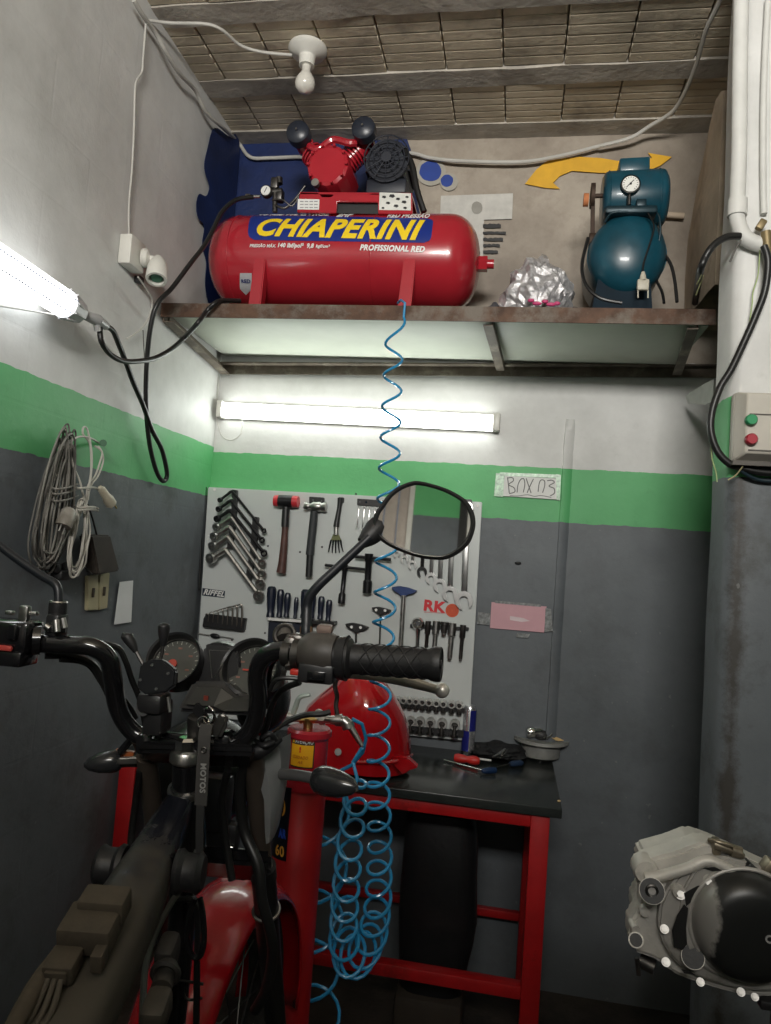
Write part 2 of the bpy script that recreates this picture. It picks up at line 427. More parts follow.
for i, (y, x1, hh) in enumerate([(226, 501, 3.5), (233, 506, 2.2), (239.5, 503, 2.6), (245.5, 500, 2.4), (252, 498, 2.6)]):
    pts = []
    for k in range(9): pts.append((483+(x1-483)*k/8, y-hh*(.6+.4*noise.noise(V((k*1.3, i, 0)))+(.1 if k % 2 else -.1))))
    for k in range(8, -1, -1): pts.append((483+(x1-483)*k/8, y+hh*(.6+.4*noise.noise(V((k*1.7, i, 3))))))
    decal(pts, 'black_stencil_mark', M_ktext)
# ================================================================ the loft shelf
ZS = 2.535
sh = thing('storage_shelf', (-.40, 2.80, 2.40), 'high shelf of rusty angle iron and pale panels spanning the corner under the ceiling', 'shelf')
w = MB(); w.box((-.372, 2.506, 2.508), (1.945, .006, .052)).box((-.372, 2.528, ZS-.003), (1.945, .046, .006)); w.build('front_rail', M_rust, sh)
w = MB(); w.bar((XL+.012, 3.085, 2.438), (.80, 3.085, 2.482), .006, .042).bar((XL+.012, 3.066, 2.46), (.80, 3.066, 2.503), .04, .006); w.build('rear_rail', M_iron, sh)
w = MB(); w.bar((XL+.016, 2.51, 2.487), (XL+.016, 3.08, 2.437), .005, .045).bar((XL+.036, 2.51, 2.466), (XL+.036, 3.08, 2.416), .04, .005)
for k in range(6): y = 2.55+k*.09; w.cyl((XL+.018, y, 2.485-.09*k*.09), (XL+.024, y, 2.485-.09*k*.09), .009, seg=12)
w.build('side_rail', M_iron, sh)
for a, b in (((488, 327), (500, 376)), ((693, 327), (677, 374))):
    p = P(*a, 2.53); q = P(*b, 3.06); p.z = 2.478; q.z = 2.462 
    MB().bar(p, q, .034, .006).bar(p+V((.014, 0, .014)), q+V((.014, 0, .014)), .005, .03).build('cross_brace', M_iron, sh)
xs = (XL+.02, -.118, .598)
for i in range(2):
    MB().box(((xs[i]+xs[i+1])/2, 2.81, 2.505), (xs[i+1]-xs[i]-.006, .55, .012), bev=.002).build('shelf_panel', M_panel, sh)
w = MB(); w.box((-.372, 2.815, 2.5235), (1.93, .57, .022)); w.build('deck', mat('dark_plywood', (.10, .07, .045), .8, var=.3), sh)
# white gusset under the right end
w = MB(); a, b, c = P(712, 383, 2.60), P(712, 401, 2.60), P(690, 397, 3.08)
w.prism([P(714, 378, 2.62), P(713, 402, 2.62), P(694, 401, 2.9), P(691, 392, 2.9)], (.0, .10, .01), bev=.003)
tag(w.build('shelf_bracket', mat('white_bracket', (.50, .50, .47), .6)), 'small white wedge bracket under the right end of the high shelf', 'bracket')

# ================================================================ red compressor
CY, CZ, CR = 2.785, 2.80, .182
xa, xb = -1.272, -.197
comp = thing('air_compressor', (-.75, CY, ZS), 'large red air compressor with blue banner on the high shelf', 'compressor')
def hx(px, py):    # x and angle where a photo ray meets the tank surface
    d = ray(px, py); A = d.y**2+d.z**2; oy, oz = CAM.y-CY, CAM.z-CZ
    B = 2*(d.y*oy+d.z*oz); C_ = oy*oy+oz*oz-CR*CR; t = (-B-math.sqrt(max(0, B*B-4*A*C_)))/(2*A)
    p = CAM+d*t; return p.x, math.atan2(p.z-CZ, -(p.y-CY))
prof = []
dm = .115
for k in range(9): a = PI/2*k/8; prof.append((CR*math.sin(a)**.75 if k else 0, dm*(1-math.cos(a))))
L = xb-xa
prof += [(r, L-h) for r, h in prof[::-1]]
tank = MB().lathe(prof, (xa, CY, CZ), (1, 0, 0), seg=56, cap=False).build('air_tank', M_red, comp)
w = MB(); w.cyl((xb-.02, CY, CZ-.0), (xb+.03, CY, CZ), .030, seg=6).cyl((xb+.03, CY, CZ), (xb+.055, CY, CZ), .018, seg=16); w.build('drain_plug', M_red, comp)
w = MB()
for X in (xa+.12, xa+.68): w.ring((X, CY, CZ), (1, 0, 0), CR+.0005, .0022, 56, 6)
w.build('weld_seam', M_red, tank)
for x0 in (258, 408):
    top = P(x0, 272, 2.60)
    w = MB(); w.prism([(top.x-.020, 2.603, CZ-.055), (top.x+.024, 2.603, CZ-.055), (top.x+.018, 2.603, ZS+.004), (top.x-.032, 2.603, ZS+.004)], (0, .05, 0), bev=.004)
    w.prism([(top.x-.028, 2.915, CZ-.06), (top.x+.030, 2.915, CZ-.06), (top.x+.022, 2.915, ZS+.004), (top.x-.045, 2.915, ZS+.004)], (0, .05, 0), bev=.004)
    w.box((top.x-.01, 2.785, ZS+.008), (.06, .37, .008)); w.build('foot', M_red, comp)
def onTank(x, s, lift): return V((x, CY-(CR+lift)*math.cos(s), CZ+(CR+lift)*math.sin(s)))
def tank_patch(c, rad, lift, name, m, parent, cuts=10):
    """rounded patch from four photo corners (tl, tr, br, bl) laid on the tank"""
    uv = [hx(*p) for p in c]; N = 24; M_ = cuts; rows = []
    for j in range(M_+1):
        t = j/M_; row = []
        e = 0
        d = min(t, 1-t)
        if d < rad: e = rad-math.sqrt(max(0, rad*rad-(rad-d)**2))
        e *= .16
        for i in range(N+1):
            s = e+(1-2*e)*i/N
            x0 = uv[0][0]+(uv[1][0]-uv[0][0])*s; x1 = uv[3][0]+(uv[2][0]-uv[3][0])*s
            a0 = uv[0][1]+(uv[1][1]-uv[0][1])*s; a1 = uv[3][1]+(uv[2][1]-uv[3][1])*s
            row.append(onTank(x0+(x1-x0)*t, a0+(a1-a0)*t, lift))
        rows.append(row)
    return MB().grid(rows).build(name, m, parent)
tank_patch([(252, 216), (434, 219), (431, 243), (248, 240)], .22, .0015, 'blue_banner', M_banner, tank, 14)
def tank_text(s, pl, pr, hpx, m, name, shear=.3, bold=.0, lift=.0025, cuts=6, sxk=None):
    """a line of lettering between two photo points of its mid height, wrapped on the tank"""
    (x0, a0), (x1, a1) = hx(*pl), hx(*pr)
    _, at = hx(pl[0], pl[1]-hpx/2); _, ab = hx(pl[0], pl[1]+hpx/2)
    hgt = (at-ab)*CR
    mb = text_mb(s, hgt*1.38, .0006, bold*hgt, shear, 'LEFT', 1, cuts)
    xsv = [v.co.x for v in mb.bm.verts]; lo, hi = min(xsv), max(xsv)
    ysv = [v.co.y for v in mb.bm.verts]; mid = (min(ysv)+max(ysv))/2
    def fn(c):
        t = (c.x-lo)/(hi-lo); return onTank(x0+(x1-x0)*t, a0+(a1-a0)*t+(c.y-mid)/CR, lift+c.z)
    mb.warp(fn); return mb.build(name, m, tank, smooth=False)
tank_text('CHIAPERINI', (258, 226.5), (424, 229.5), 15, M_btext, 'brand_lettering', .33, .055, .0032)
tank_text('PROFISSIONAL RED', (360, 247.5), (425, 249.5), 5.5, M_wtext, 'white_lettering', .25, .06)
tank_text('PRESSÃO MÁX.', (250, 245.5), (276, 245.8), 3, M_wtext, 'white_lettering', .2, .04)
tank_text('140 lbf/pol²  9,8', (278, 246), (314, 246.6), 4.2, M_wtext, 'white_lettering', .2, .05)
tank_text('kgf/cm²', (316, 246.7), (330, 247), 3, M_wtext, 'white_lettering', .2, .04)
tank_text('10 PÉS 110 LITROS', (261, 214.6), (330, 215.2), 3, M_wtext, 'white_lettering', .2, .05)
tank_text('2HP', (338, 215.3), (353, 215.4), 3, M_wtext, 'white_lettering', .2, .05)
tank_text('RED PRESSÃO', (388, 215.8), (430, 216), 2.6, M_wtext, 'white_lettering', .2, .04)
tank_patch([(240, 273), (252, 273), (252, 289), (240, 289)], .1, .0012, 'silver_sticker', mat('silver_label', (.55, .56, .58), .35, .3), tank, 6)
tank_text('RED', (241.5, 281), (250.5, 281), 3.5, mat('navy_letter', (.02, .03, .12), .5), 'sticker_lettering', 0, .05)
(x0, a0) = hx(246, 292)
w = MB().prism([onTank(hx(240, 289)[0], hx(240, 289)[1], .0005), onTank(hx(252, 289)[0], hx(252, 289)[1], .0005), onTank(hx(246, 295)[0], hx(246, 295)[1], .0005)], (0, -.001, 0)); w.build('silver_sticker_tip', MC['silver_label'], tank, smooth=False)
tank_patch([(257, 276.5), (265, 276.5), (265, 278), (257, 278)], .1, .006, 'small_white_label', M_wtext, tank, 3)
# platform over the tank
zt = CZ+CR
Yp = 2.66
def PF(px, py): return P(px, py, Yp)
w = MB()
w.prism([PF(297, 212), PF(300, 192), PF(318, 192.5), PF(322, 197), PF(331, 197), PF(335, 193), PF(412, 193), PF(412.5, 214), PF(378, 213.5), PF(378, 202), PF(337, 201.5), PF(336, 213)], (0, .012, 0), bev=.002)
w.prism([P(300, 192, Yp), P(412, 193, Yp), P(412, 193, Yp)+V((0, .26, -.004)), P(300, 192, Yp)+V((0, .26, -.004))], (0, 0, -.008))
pf = w.build('motor_platform', M_red, comp)
w = MB(); w.prism([P(338, 202.5, Yp+.02), P(378, 203, Yp+.02), P(378, 214, Yp+.02), P(337, 213, Yp+.02)], (0, .005, 0)); w.build('slot', M_black, pf)
def quad(pts, Y, th, name, m, parent): return MB().prism([P(x, y, Y) for x, y in pts], (0, -th, 0)).build(name, m, parent, smooth=False)
quad([(298, 199), (319.5, 199.5), (319, 209.8), (297.5, 209.5)], Yp-.0005, .0012, 'white_label', M_wtext, pf)
quad([(379.5, 192.5), (411, 193.5), (411, 210.5), (379, 210)], Yp-.0005, .0012, 'warning_label', mat('paper_label', (.62, .62, .58), .6), pf)
w = MB()
for i, (x, y, s) in enumerate([(384, 197, 3), (392, 196, 4), (398, 199, 3), (404, 202, 3.4), (388, 203, 3), (396, 206, 3.4), (383, 208, 2.2), (405, 208, 2.6), (407, 197, 2.4)]):
    w.prism([P(x+math.cos(a)*s*.8, y+math.sin(a)*s*.5, Yp-.0018) for a in (.2, 1.3, 2.8, 4.1, 5.3)], (0, -.0006, 0))
w.build('black_pictograms', M_ktext, pf, smooth=False)
w = MB()
for k in range(4):
    for j in range(3):
        x = 300+k*4.7; y = 201+j*3; w.prism([P(x, y, Yp-.0018), P(x+3.6, y, Yp-.0018), P(x+3.6, y+1, Yp-.0018), P(x, y+1, Yp-.0018)], (0, -.0006, 0))
w.build('label_print', mat('grey_print', (.3, .3, .3), .6), pf, smooth=False)
# pump head: round crankcase, two finned cylinders in a V, black air filters
pc = P(330, 170, 2.70)
ph = MB().lathe([(0, -.0), (.070, .0), (.082, .006), (.087, .02), (.087, .17), (.07, .18), (0, .18)], pc+V((0, -.04, 0)), (0, 1, 0), seg=12, cap=False).build('pump_crankcase', M_red, comp, ang=25)
w = MB()
for k in range(10): a = 2*PI*k/10; w.cyl(pc+V((math.cos(a)*.076, -.052, math.sin(a)*.076)), pc+V((math.cos(a)*.076, -.035, math.sin(a)*.076)), .006, seg=6)
w.bm.free()
for k in range(10):
    a = 2*PI*k/10; MB().cyl(pc+V((math.cos(a)*.076, -.052, math.sin(a)*.076)), pc+V((math.cos(a)*.076, -.035, math.sin(a)*.076)), .006, seg=6).build('cover_bolt', M_red, ph)
w = MB(); c = P(315, 182, 2.64); w.cyl(c, c+V((0, .02, 0)), .015, seg=16); w.build('sight_glass', M_steel, ph)
for fx, fy in ((298, 132.5), (363.5, 128.5)):
    fp = P(fx, fy, 2.66); d = V((fp.x-pc.x, 0, fp.z-pc.z)); dn = d.normalized(); L = d.length
    base = pc+V((0, .05, 0))
    w = MB().cyl(base+dn*.05, base+dn*(L*.92), .034)
    for k in range(5): p = base+dn*(.075+k*.014); w.cyl(p, p+dn*.006, .050, seg=20)
    w.box(base+dn*(L*.93), (.075, .085, .022), bev=.004)
    w.build('pump_cylinder', M_red, comp)
    w = MB().lathe([(0, -.004), (.004, -.004), (.006, 0), (.034, .003), (.045, .012), (.047, .03), (.047, .05), (.042, .056), (0, .056)], fp+V((0, -.02, 0)), (0, 1, 0), seg=32, cap=False)
    f_ = w.build('air_filter', mat('black_filter_housing', (.018, .022, .032), .35, var=.2), comp)
    MB().cyl(fp+V((0, -.028, 0)), fp+V((0, -.02, 0)), .004, seg=10).build('filter_screw', M_chrome, f_)
w = MB(); a = P(318, 152, 2.68); b = P(348, 148, 2.68)
w.tube([P(309, 146, 2.69), a+V((0, 0, .01)), P(333, 140, 2.69), b+V((0, 0, .02)), P(356, 143, 2.69)], .014, 8).build('head_manifold', M_red, comp)
# motor behind a black wire fan guard
mc = P(390, 169, 2.78); Mm = mat('charcoal_motor', (.012, .015, .024), .5, var=.3)
w = MB().cyl(mc+V((0, -.06, 0)), mc+V((0, .12, 0)), .086, seg=36)
for k in range(18): a = 2*PI*k/18; w.box(mc+V((math.cos(a)*.087, .03, math.sin(a)*.087)), (.016, .15, .004), Matrix.Rotation(-a, 3, 'Y'))
w.box(mc+V((0, .02, -.095)), (.16, .15, .06), bev=.01)
mo = w.build('electric_motor', Mm, comp)
w = MB()
for R in (.03, .05, .07, .088): w.ring(mc+V((0, -.085, 0)), (0, 1, 0), R, .0026, 30, 6)
for k in range(12): a = 2*PI*k/12; w.cyl(mc+V((math.cos(a)*.02, -.087, math.sin(a)*.02)), mc+V((math.cos(a)*.088, -.083, math.sin(a)*.088)), .0024, seg=6)
w.cyl(mc+V((0, -.09, 0)), mc+V((0, -.08, 0)), .02, seg=20); w.build('fan_guard', mat('black_wire_guard', (.012, .014, .022), .6), mo)
# black belt guard sloping down to the right, with the power cable
w = MB().tube([P(404, 150, 2.72), P(412, 165, 2.71), P(417, 190, 2.70), P(424, 212, 2.70)], .012, 8); w.build('motor_cable', M_cord, comp)
# pressure gauge, regulator and fittings at the left of the pump
gc = P(266, 191, 2.68)
w = MB().lathe([(0, 0), (.021, 0), (.023, -.004), (.023, .018), (0, .018)], gc, (0, 1, 0), seg=28, cap=False); g = w.build('pressure_gauge', M_dsteel, comp)
MB().cyl(gc+V((0, -.0055, 0)), gc+V((0, -.003, 0)), .019, seg=28).build('gauge_face', M_wtext, g)
MB().bar(gc+V((-.004, -.0065, -.008)), gc+V((.005, -.0065, .012)), .0022, .001, (0, 1, 0)).build('needle', M_ktext, g)
w = MB().cyl(P(275, 212, 2.70), P(275, 180, 2.70), .010).box(P(275, 184, 2.70), (.03, .03, .045), bev=.006).cyl(P(271, 192, 2.70), P(282, 191, 2.70), .012)
w.box(P(280, 196, 2.71), (.028, .04, .05), bev=.008).cyl(P(279, 178, 2.71), P(279, 184, 2.71), .015, seg=12).tube([P(275, 205, 2.69), P(285, 208, 2.69), P(296, 198, 2.70), P(305, 186, 2.70)], .005).tube([P(272, 200, 2.69), P(283, 200, 2.68), P(292, 206, 2.69), P(299, 196, 2.69)], .0035)
w.build('pressure_regulator', M_dsteel, comp)
w = MB().cyl(P(247, 196.5, 2.66), P(260, 196.5, 2.66), .006).cyl(P(246, 196, 2.66), P(250, 196.3, 2.66), .009, seg=8); w.build('hose_connector', M_steel, comp)

# ================================================================ blue compressor
bc = P(625, 258, 2.62)
BZ = 2.80; bx = .335
blu = thing('air_compressor', (bx, 2.80, ZS), 'small blue-green compressor seen end on beside the foil bundle', 'compressor')
prof = [(0, 0), (.03, .001), (.07, .009), (.105, .026), (.128, .052), (.136, .085), (.136, .33), (.12, .37), (.08, .39), (0, .40)]
w = MB().lathe(prof, (bx, 2.615, 2.795), (0, 1, 0), seg=48, cap=False)
for v in w.bm.verts: v.co.z = 2.79+(v.co.z-2.79)*1.10
bt = w.build('air_tank', M_bcomp, blu)
w = MB().ring((bx, 2.70, 2.795), (0, 1, 0), .137, .002, 48, 6); w.build('weld_seam', M_bcomp, bt)
w = MB(); w.prism([(bx-.095, 2.67, 2.72), (bx+.08, 2.67, 2.72), (bx+.10, 2.67, ZS+.004), (bx-.12, 2.67, ZS+.004)], (0, .30, 0), bev=.006); w.build('base', mat('dark_blue_base', (.004, .014, .024), .7, spec=.2), blu)
m1, m2 = P(602, 199, 2.74), P(664, 199, 2.74)
w = MB().lathe([(0, 0), (.085, 0), (.098, .01), (.102, .02), (.102, .205), (.098, .215), (.08, .226), (0, .226)], m1+V((0, 0, -.01)), (1, .0, .035), seg=40, cap=False); bm_ = w.build('motor_body', M_bcomp, blu)
w = MB().ring(m1+V((.02, 0, -.01)), (1, 0, .035), .103, .0025, 40, 6).ring(m1+V((.195, 0, -.004)), (1, 0, .035), .103, .0025, 40, 6); w.build('end_ring', M_bcomp, bm_)
w = MB().box(P(633.5, 168, 2.71)+V((0, .02, 0)), (.105, .10, .05), Matrix.Rotation(-.035, 3, 'Y'), bev=.006); w.build('terminal_box', M_bcomp, blu)
w = MB().box(P(630, 213, 2.66), (.18, .07, .03), bev=.01).cyl(P(629, 190, 2.645), P(628, 214, 2.645), .008).cyl(P(616, 208, 2.645), P(655, 207, 2.65), .005).box(P(641, 204, 2.64), (.035, .025, .03), bev=.005).tube([P(652, 210, 2.65), P(659, 216, 2.64), P(660, 235, 2.64), P(655, 255, 2.655)], .004).tube([P(605, 222, 2.65), P(612, 213, 2.63), P(628, 212, 2.63)], .005)
w.build('valve_manifold', mat('dark_teal_fittings', (.01, .03, .04), .4, .3), blu)
gc = P(630.5, 184.5, 2.625)
w = MB().lathe([(0, 0), (.031, 0), (.034, -.005), (.034, .022), (0, .022)], gc, (0, 1, 0), seg=32, cap=False).cyl(gc+V((0, .01, -.03)), gc+V((0, .01, -.07)), .006); g = w.build('pressure_gauge', M_dsteel, blu)
MB().cyl(gc+V((0, -.006, 0)), gc+V((0, -.003, 0)), .0285, seg=32).build('gauge_face', mat('white_dial', (.75, .75, .70), .4, var=.02), g)
w = MB()
for k in range(15): a = -.9+(PI+1.8)*k/14; c = V((math.cos(a), 0, math.sin(a))); w.bar(gc+c*.021+V((0, -.0065, 0)), gc+c*.026+V((0, -.0065, 0)), .0016, .0006, (0, 1, 0))
w.bar(gc+V((-.014, -.0075, -.013)), gc+V((.010, -.0075, .013)), .0025, .001, (0, 1, 0)).cyl(gc+V((0, -.008, 0)), gc+V((0, -.006, 0)), .004, seg=12)
w.build('dial_marks', M_ktext, g, smooth=False)
pl = P(592.5, 196, 2.72)
w = MB().cyl(pl+V((-.007, 0, .0)), pl+V((.007, 0, 0)), .045, seg=32).cyl(pl, pl+V((.04, 0, 0)), .008).bar(P(593, 188, 2.72), P(592.5, 240, 2.72), .014, .02, (0, 1, 0)).cyl(P(589, 241, 2.72), P(595, 241, 2.72), .028, seg=20)
w.build('belt_pulley', mat('rusty_pulley', (.05, .03, .02), .7, .3, var=.4, scale=30), blu)
MB().cyl(P(583.5, 200, 2.72), P(588.5, 200, 2.72), .024, seg=14).build('pulley_nut', mat('orange_rust', (.45, .16, .06), .8), blu)
w = MB().box(P(643, 285, 2.60), (.040, .018, .040), bev=.006).cyl(P(643, 272, 2.60), P(643, 281, 2.60), .006, .014).cyl(P(638, 290, 2.60), P(638, 298, 2.60), .0025).cyl(P(648, 290, 2.60), P(648, 298, 2.60), .0025)
tag(w.build('power_plug', mat('cream_plug', (.50, .47, .38), .5)), 'cream two-pin plug hanging in front of the blue compressor', 'plug')
w = MB().tube([P(643, 273, 2.60), P(644, 262, 2.605), P(651, 240, 2.60), P(654, 226, 2.60), P(648, 213, 2.62)], .003, 8).tube([P(588, 238, 2.63), P(582, 265, 2.60), P(586, 285, 2.575), P(600, 298, 2.56), P(622, 303, 2.56)], .006, 8)
w.build('power_cord', M_cord, blu)
w = MB().tube([P(664, 254, 2.70), P(671, 265, 2.68), P(675, 282, 2.66), P(677, 302, 2.64)], .006, 8).tube([P(656, 280, 2.70), P(662, 292, 2.66), P(664, 303, 2.62)], .005, 8)
w.build('side_cable', M_cord, blu)
# water pipe on the back wall right of the blue compressor
w = MB().cyl(P(655, 214, 3.07), P(684, 216, 3.07), .012); tag(w.build('wall_pipe', M_mortar), 'short mortar-coloured pipe stub on the wall right of the blue compressor', 'pipe')
# ================================================================ foil bundle and dark bag
def crumple(c, r, m, name, seed, amp=.25, sub=4, fr=9, flat=True):
    b = bmesh.new(); bmesh.ops.create_icosphere(b, subdivisions=sub, radius=1)
    for v in b.verts:
        n = v.co.normalized(); k = 1+amp*noise.noise(n*2.2+V((seed, 0, 0)))+amp*.55*abs(noise.noise(n*fr+V((0, seed, 0))))*1.5+amp*.3*noise.noise(n*fr*2.3)
        v.co = V((n.x*r[0]*k, n.y*r[1]*k, n.z*r[2]*k)); v.co.z = max(v.co.z, -r[2]*.78)
        v.co.x *= 1-.22*max(0, n.z)
    mb = MB(); mb.merge(b, Matrix.Translation(V(c))); return mb.build(name, m, smooth=not flat)
M_foil = mat('crinkled_foil_film', (.60, .59, .60), .32, .6, var=.25, scale=20, bump=.9, bscale=38, dirt=(.25, .25, .27), dthr=.60)
c = P(534, 284, 2.68)
o = crumple((c.x+.012, 2.68, ZS+.09), (.118, .10, .128), M_foil, 'foil_bundle', 3, .28, sub=4, fr=5); o.location.z = ZS+.002
tag(o, 'crumpled silvery foil bundle between the two compressors', 'bag')
c = P(554, 284, 2.80)
o = crumple((c.x+.01, 2.86, ZS+.085), (.095, .07, .085), mat('dark_plastic_bag', (.02, .021, .03), .35, var=.3), 'plastic_bag', 8, .3, fr=6, flat=False); o.location.z = ZS+.002
tag(o, 'dark plastic bag slumped behind the silvery foil bundle', 'bag')
c = P(500, 296, 2.74)
o = crumple((c.x-.015, 2.78, ZS+.04), (.055, .05, .055), mat('grey_rag', (.07, .07, .08), .8), 'rag', 12, .3, fr=5, flat=False); o.location.z = ZS+.002
tag(o, 'dark grey rag between the red tank and the foil bundle', 'rag')
c = P(539, 302, 2.57); w = MB()
for i, (x, y) in enumerate([(531, 299), (537, 302), (545, 300), (551, 303), (557, 302)]):
    w.ball(P(x, y+1.5, 2.555), .012+.005*(i % 2), .008, .007, seg=10, rings=6)
tag(w.build('pink_wrapper', mat('pink_plastic', (.55, .06, .18), .4)), 'scraps of pink wrapper at the foot of the foil bundle', 'wrapper')
# ================================================================ bulb and ceiling cables
b0 = PZ(308, 48, ZC-.008)
bl = thing('ceiling_bulb', b0, 'white ceiling lamp holder with an unlit round bulb', 'light bulb')
MB().lathe([(0, 0), (.060, 0), (.062, -.008), (.055, -.018), (.030, -.026), (.026, -.030), (.024, -.06), (0, -.06)], b0, (0, 0, 1), seg=32, cap=False).build('lamp_holder', M_white, bl)
MB().lathe([(0, -.055), (.014, -.055), (.014, -.078), (.020, -.088), (.029, -.103), (.032, -.118), (.029, -.132), (.018, -.143), (0, -.148)], b0, (0, 0, 1), seg=28, cap=False).build('glass_bulb', mat('frosted_bulb', (.62, .60, .54), .2, var=.03, coat=.5), bl)
bl.scale = (1.16, 1.16, 1.16)
def cord(pts, r, m, name, label, cat='cable', n=8, seg=8):
    return tag(MB().tube(pts, r, seg, n).build(name, m), label, cat)
cord([PZ(145, 20, 3.43), PZ(170, 23, 3.455), PZ(205, 24, 3.455), PZ(222, 30, 3.455), PZ(240, 45, 3.457), PZ(262, 52, 3.457), PZ(292, 55, 3.457)], .0055, M_wcord, 'ceiling_cable', 'pale cord running across the ceiling to the bulb holder')
cord([PX(134, 0, XL+.03), PX(142, 14, XL+.03), PX(155, 32, XL+.03), PX(166, 52, XL+.04), PX(180, 74, XL+.04), PX(195, 90, XL+.03), PX(206, 112, XL+.03), PX(222, 127, XL+.04), P(238, 142, 3.07), P(250, 157, 3.07), P(270, 158, 3.07), P(300, 157, 3.07), P(340, 158, 3.07), P(405, 153, 3.07), P(430, 158, 3.07), P(460, 161, 3.06), P(520, 162, 3.06), P(560, 156, 3.06), P(600, 146, 3.06)], .008, M_wcord, 'conduit_cable', 'thick painted cable following the left ceiling edge and back wall', n=8)
cord([P(600, 146, 3.05), P(630, 138, 3.03), PZ(650, 126, 3.455), PZ(672, 112, 3.455), PZ(685, 92, 3.455), PZ(697, 62, 3.455), PZ(706, 30, 3.455), PZ(720, 0, 3.455), PZ(726, -30, 3.455)], .008, M_wcord, 'ceiling_cable', 'pale cable crossing the ceiling at the right above the blue compressor')
cord([PX(146, 22, XL+.025), PX(145, 35, XL+.02), PX(143, 60, XL+.018), PX(142, 72, XL+.018), PX(137, 80, XL+.018), PX(135, 90, XL+.018), PX(134, 130, XL+.016), PX(132, 170, XL+.016), PX(129, 205, XL+.016), PX(129, 238, XL+.016)], .0035, M_wcord, 'wall_cable', 'thin pale cord dropping from the ceiling to the junction box')
# swivel lamp holder on a junction box
jx = PX(126, 254, XL)
jb = thing('wall_lamp_holder', (XL, jx.y, jx.z-.05), 'white junction box on the left wall with swivelling lamp socket', 'lamp holder')
MB().box((XL+.022, jx.y, jx.z), (.044, .095, .10), bev=.004).build('junction_box', M_white, jb)
s1 = PX(140, 255, XL+.06); s2 = PX(149, 262, XL+.11); s3 = PX(153, 282, XL+.12)
MB().lathe([(0, 0), (.030, 0), (.033, .008), (.028, .02), (.012, .028), (.012, .05), (0, .05)], V((XL+.044, jx.y+.03, jx.z)), (1, .25, -.05), seg=24, cap=False).build('swivel_base', M_white, jb)
k0 = V((XL+.095, jx.y+.045, jx.z-.002))
MB().ball(k0, .017).build('ball_joint', M_white, jb)
ax = (PX(156, 283, XL+.115)-k0).normalized()
so = MB().lathe([(0, -.01), (.020, -.01), (.030, .01), (.034, .03), (.036, .075), (.034, .08), (.026, .08), (.024, .05), (0, .05)], k0+ax*.01, ax, seg=28, cap=False).build('socket_cup', M_white, jb)
MB().cyl(k0+ax*.055, k0+ax*.082, .020, seg=20).build('socket_insert', mat('green_ceramic', (.05, .14, .09), .4), jb)
cord([PX(138, 277, XL+.03), PX(147, 290, XL+.02), PX(152, 300, XL+.02), PX(150, 314, XL+.02), PX(142, 328, XL+.02), PX(127, 339, XL+.015)], .003, M_wcord, 'wall_cable', 'thin pale cord curling below the swivelling lamp socket')
tag(MB().box(PX(139, 280, XL+.012), (.024, .03, .024), bev=.004).build('cable_clip', M_black), 'black cable clip under the junction box', 'clip')
# ================================================================ LED batten on the back wall
l0, l1 = P(221.5, 408.5, 3.05), P(492.5, 421.5, 3.05)
e0, e1 = P(216, 408.3, 3.05), P(500, 421.8, 3.05)
bt_ = thing('led_batten', ((e0+e1)/2).xy.to_3d()+V((0, 0, e0.z-.03)), 'long lit white batten lamp on the back wall under the high shelf', 'lamp')
bt_.location.y = YB
WL[bt_.name] = V(bt_.location)
def sect(c, w_, d): return [c+V((0, d*math.sin(a), w_*math.cos(a))) for a in [PI*k/10 for k in range(11)]]
M_bat = emis('lit_batten_diffuser', (.95, 1.0, .95), 12.5)
def half(c, hw, dep): return [V((c.x, 3.085-dep*math.sin(PI*k/10), c.z+hw*math.cos(PI*k/10))) for k in range(11)]
MB().grid([half(l0, .033, .035), half(l1, .033, .035)]).build('diffuser', M_bat, bt_)
w = MB()
w.bm.free()
for a, b in ((e0, l0), (l1, e1)): MB().box(((a+b)/2+V((0, .022, 0))), (abs(b.x-a.x), .048, .076), bev=.006).build('end_cap', M_white, bt_)
MB().bar(V((e0.x, 3.089, e0.z)), V((e1.x, 3.089, e1.z)), .008, .072).build('back_plate', M_white, bt_)
cord([P(219, 372, 3.085), P(218, 385, 3.08), P(217, 402, 3.08)], .003, M_wcord, 'lamp_lead', 'thin cord rising from the left end of the batten lamp')
cord([P(217, 420, 3.085), P(222, 436, 3.085), P(232, 440, 3.085), P(241, 433, 3.085), P(242, 420, 3.085)], .002, M_wcord, 'loose_wire', 'thin loose wire looped under the left end of the batten lamp')
# ================================================================ LED lamp on the left wall
A0 = PX(66, 304.5, XL+.075); A1 = PX(-40, 237, XL+.085)
dn = (A1-A0).normalized(); lamp = thing('led_work_lamp', A0, 'glowing white tubular lamp head at the left frame edge', 'lamp')
M_corn = emis('lit_lamp_cover', (.95, .98, 1.0), 3.6)
R0 = .041
MB().lathe([(.8*R0, .0), (R0, .012), (R0*1.04, .40), (R0*.9, .41), (0, .412)], A0, dn, seg=8, cap=False).build('diffuser', M_corn, lamp, smooth=False)
x, y, d = frame_of(dn)
toC = (CAM-A0).normalized(); tc = (toC-dn*toC.dot(dn)).normalized()
sd = dn.cross(tc)
for off in (-.012, .026):
    w = MB()
    for k in range(30): w.box(A0+dn*(.02+k*.0125)+tc*(R0*.985)+sd*off, (.004, .004, .004))
    w.build('led_strip', mat('led_chip_grey', (.25, .27, .33), .5), lamp, smooth=False)
MB().lathe([(0, -.066), (.026, -.066), (.034, -.058), (.041, -.002), (.043, .008), (0, .008)], A0, dn, seg=10, cap=False).build('end_cap', mat('grey_lamp_cap', (.50, .50, .50), .4), lamp, ang=20)
w = MB()
for k in range(10): a = 2*PI*k/10; c = x*math.cos(a)+y*math.sin(a); w.bar(A0-dn*.062+c*.028, A0+dn*.006+c*.0435, .005, .006)
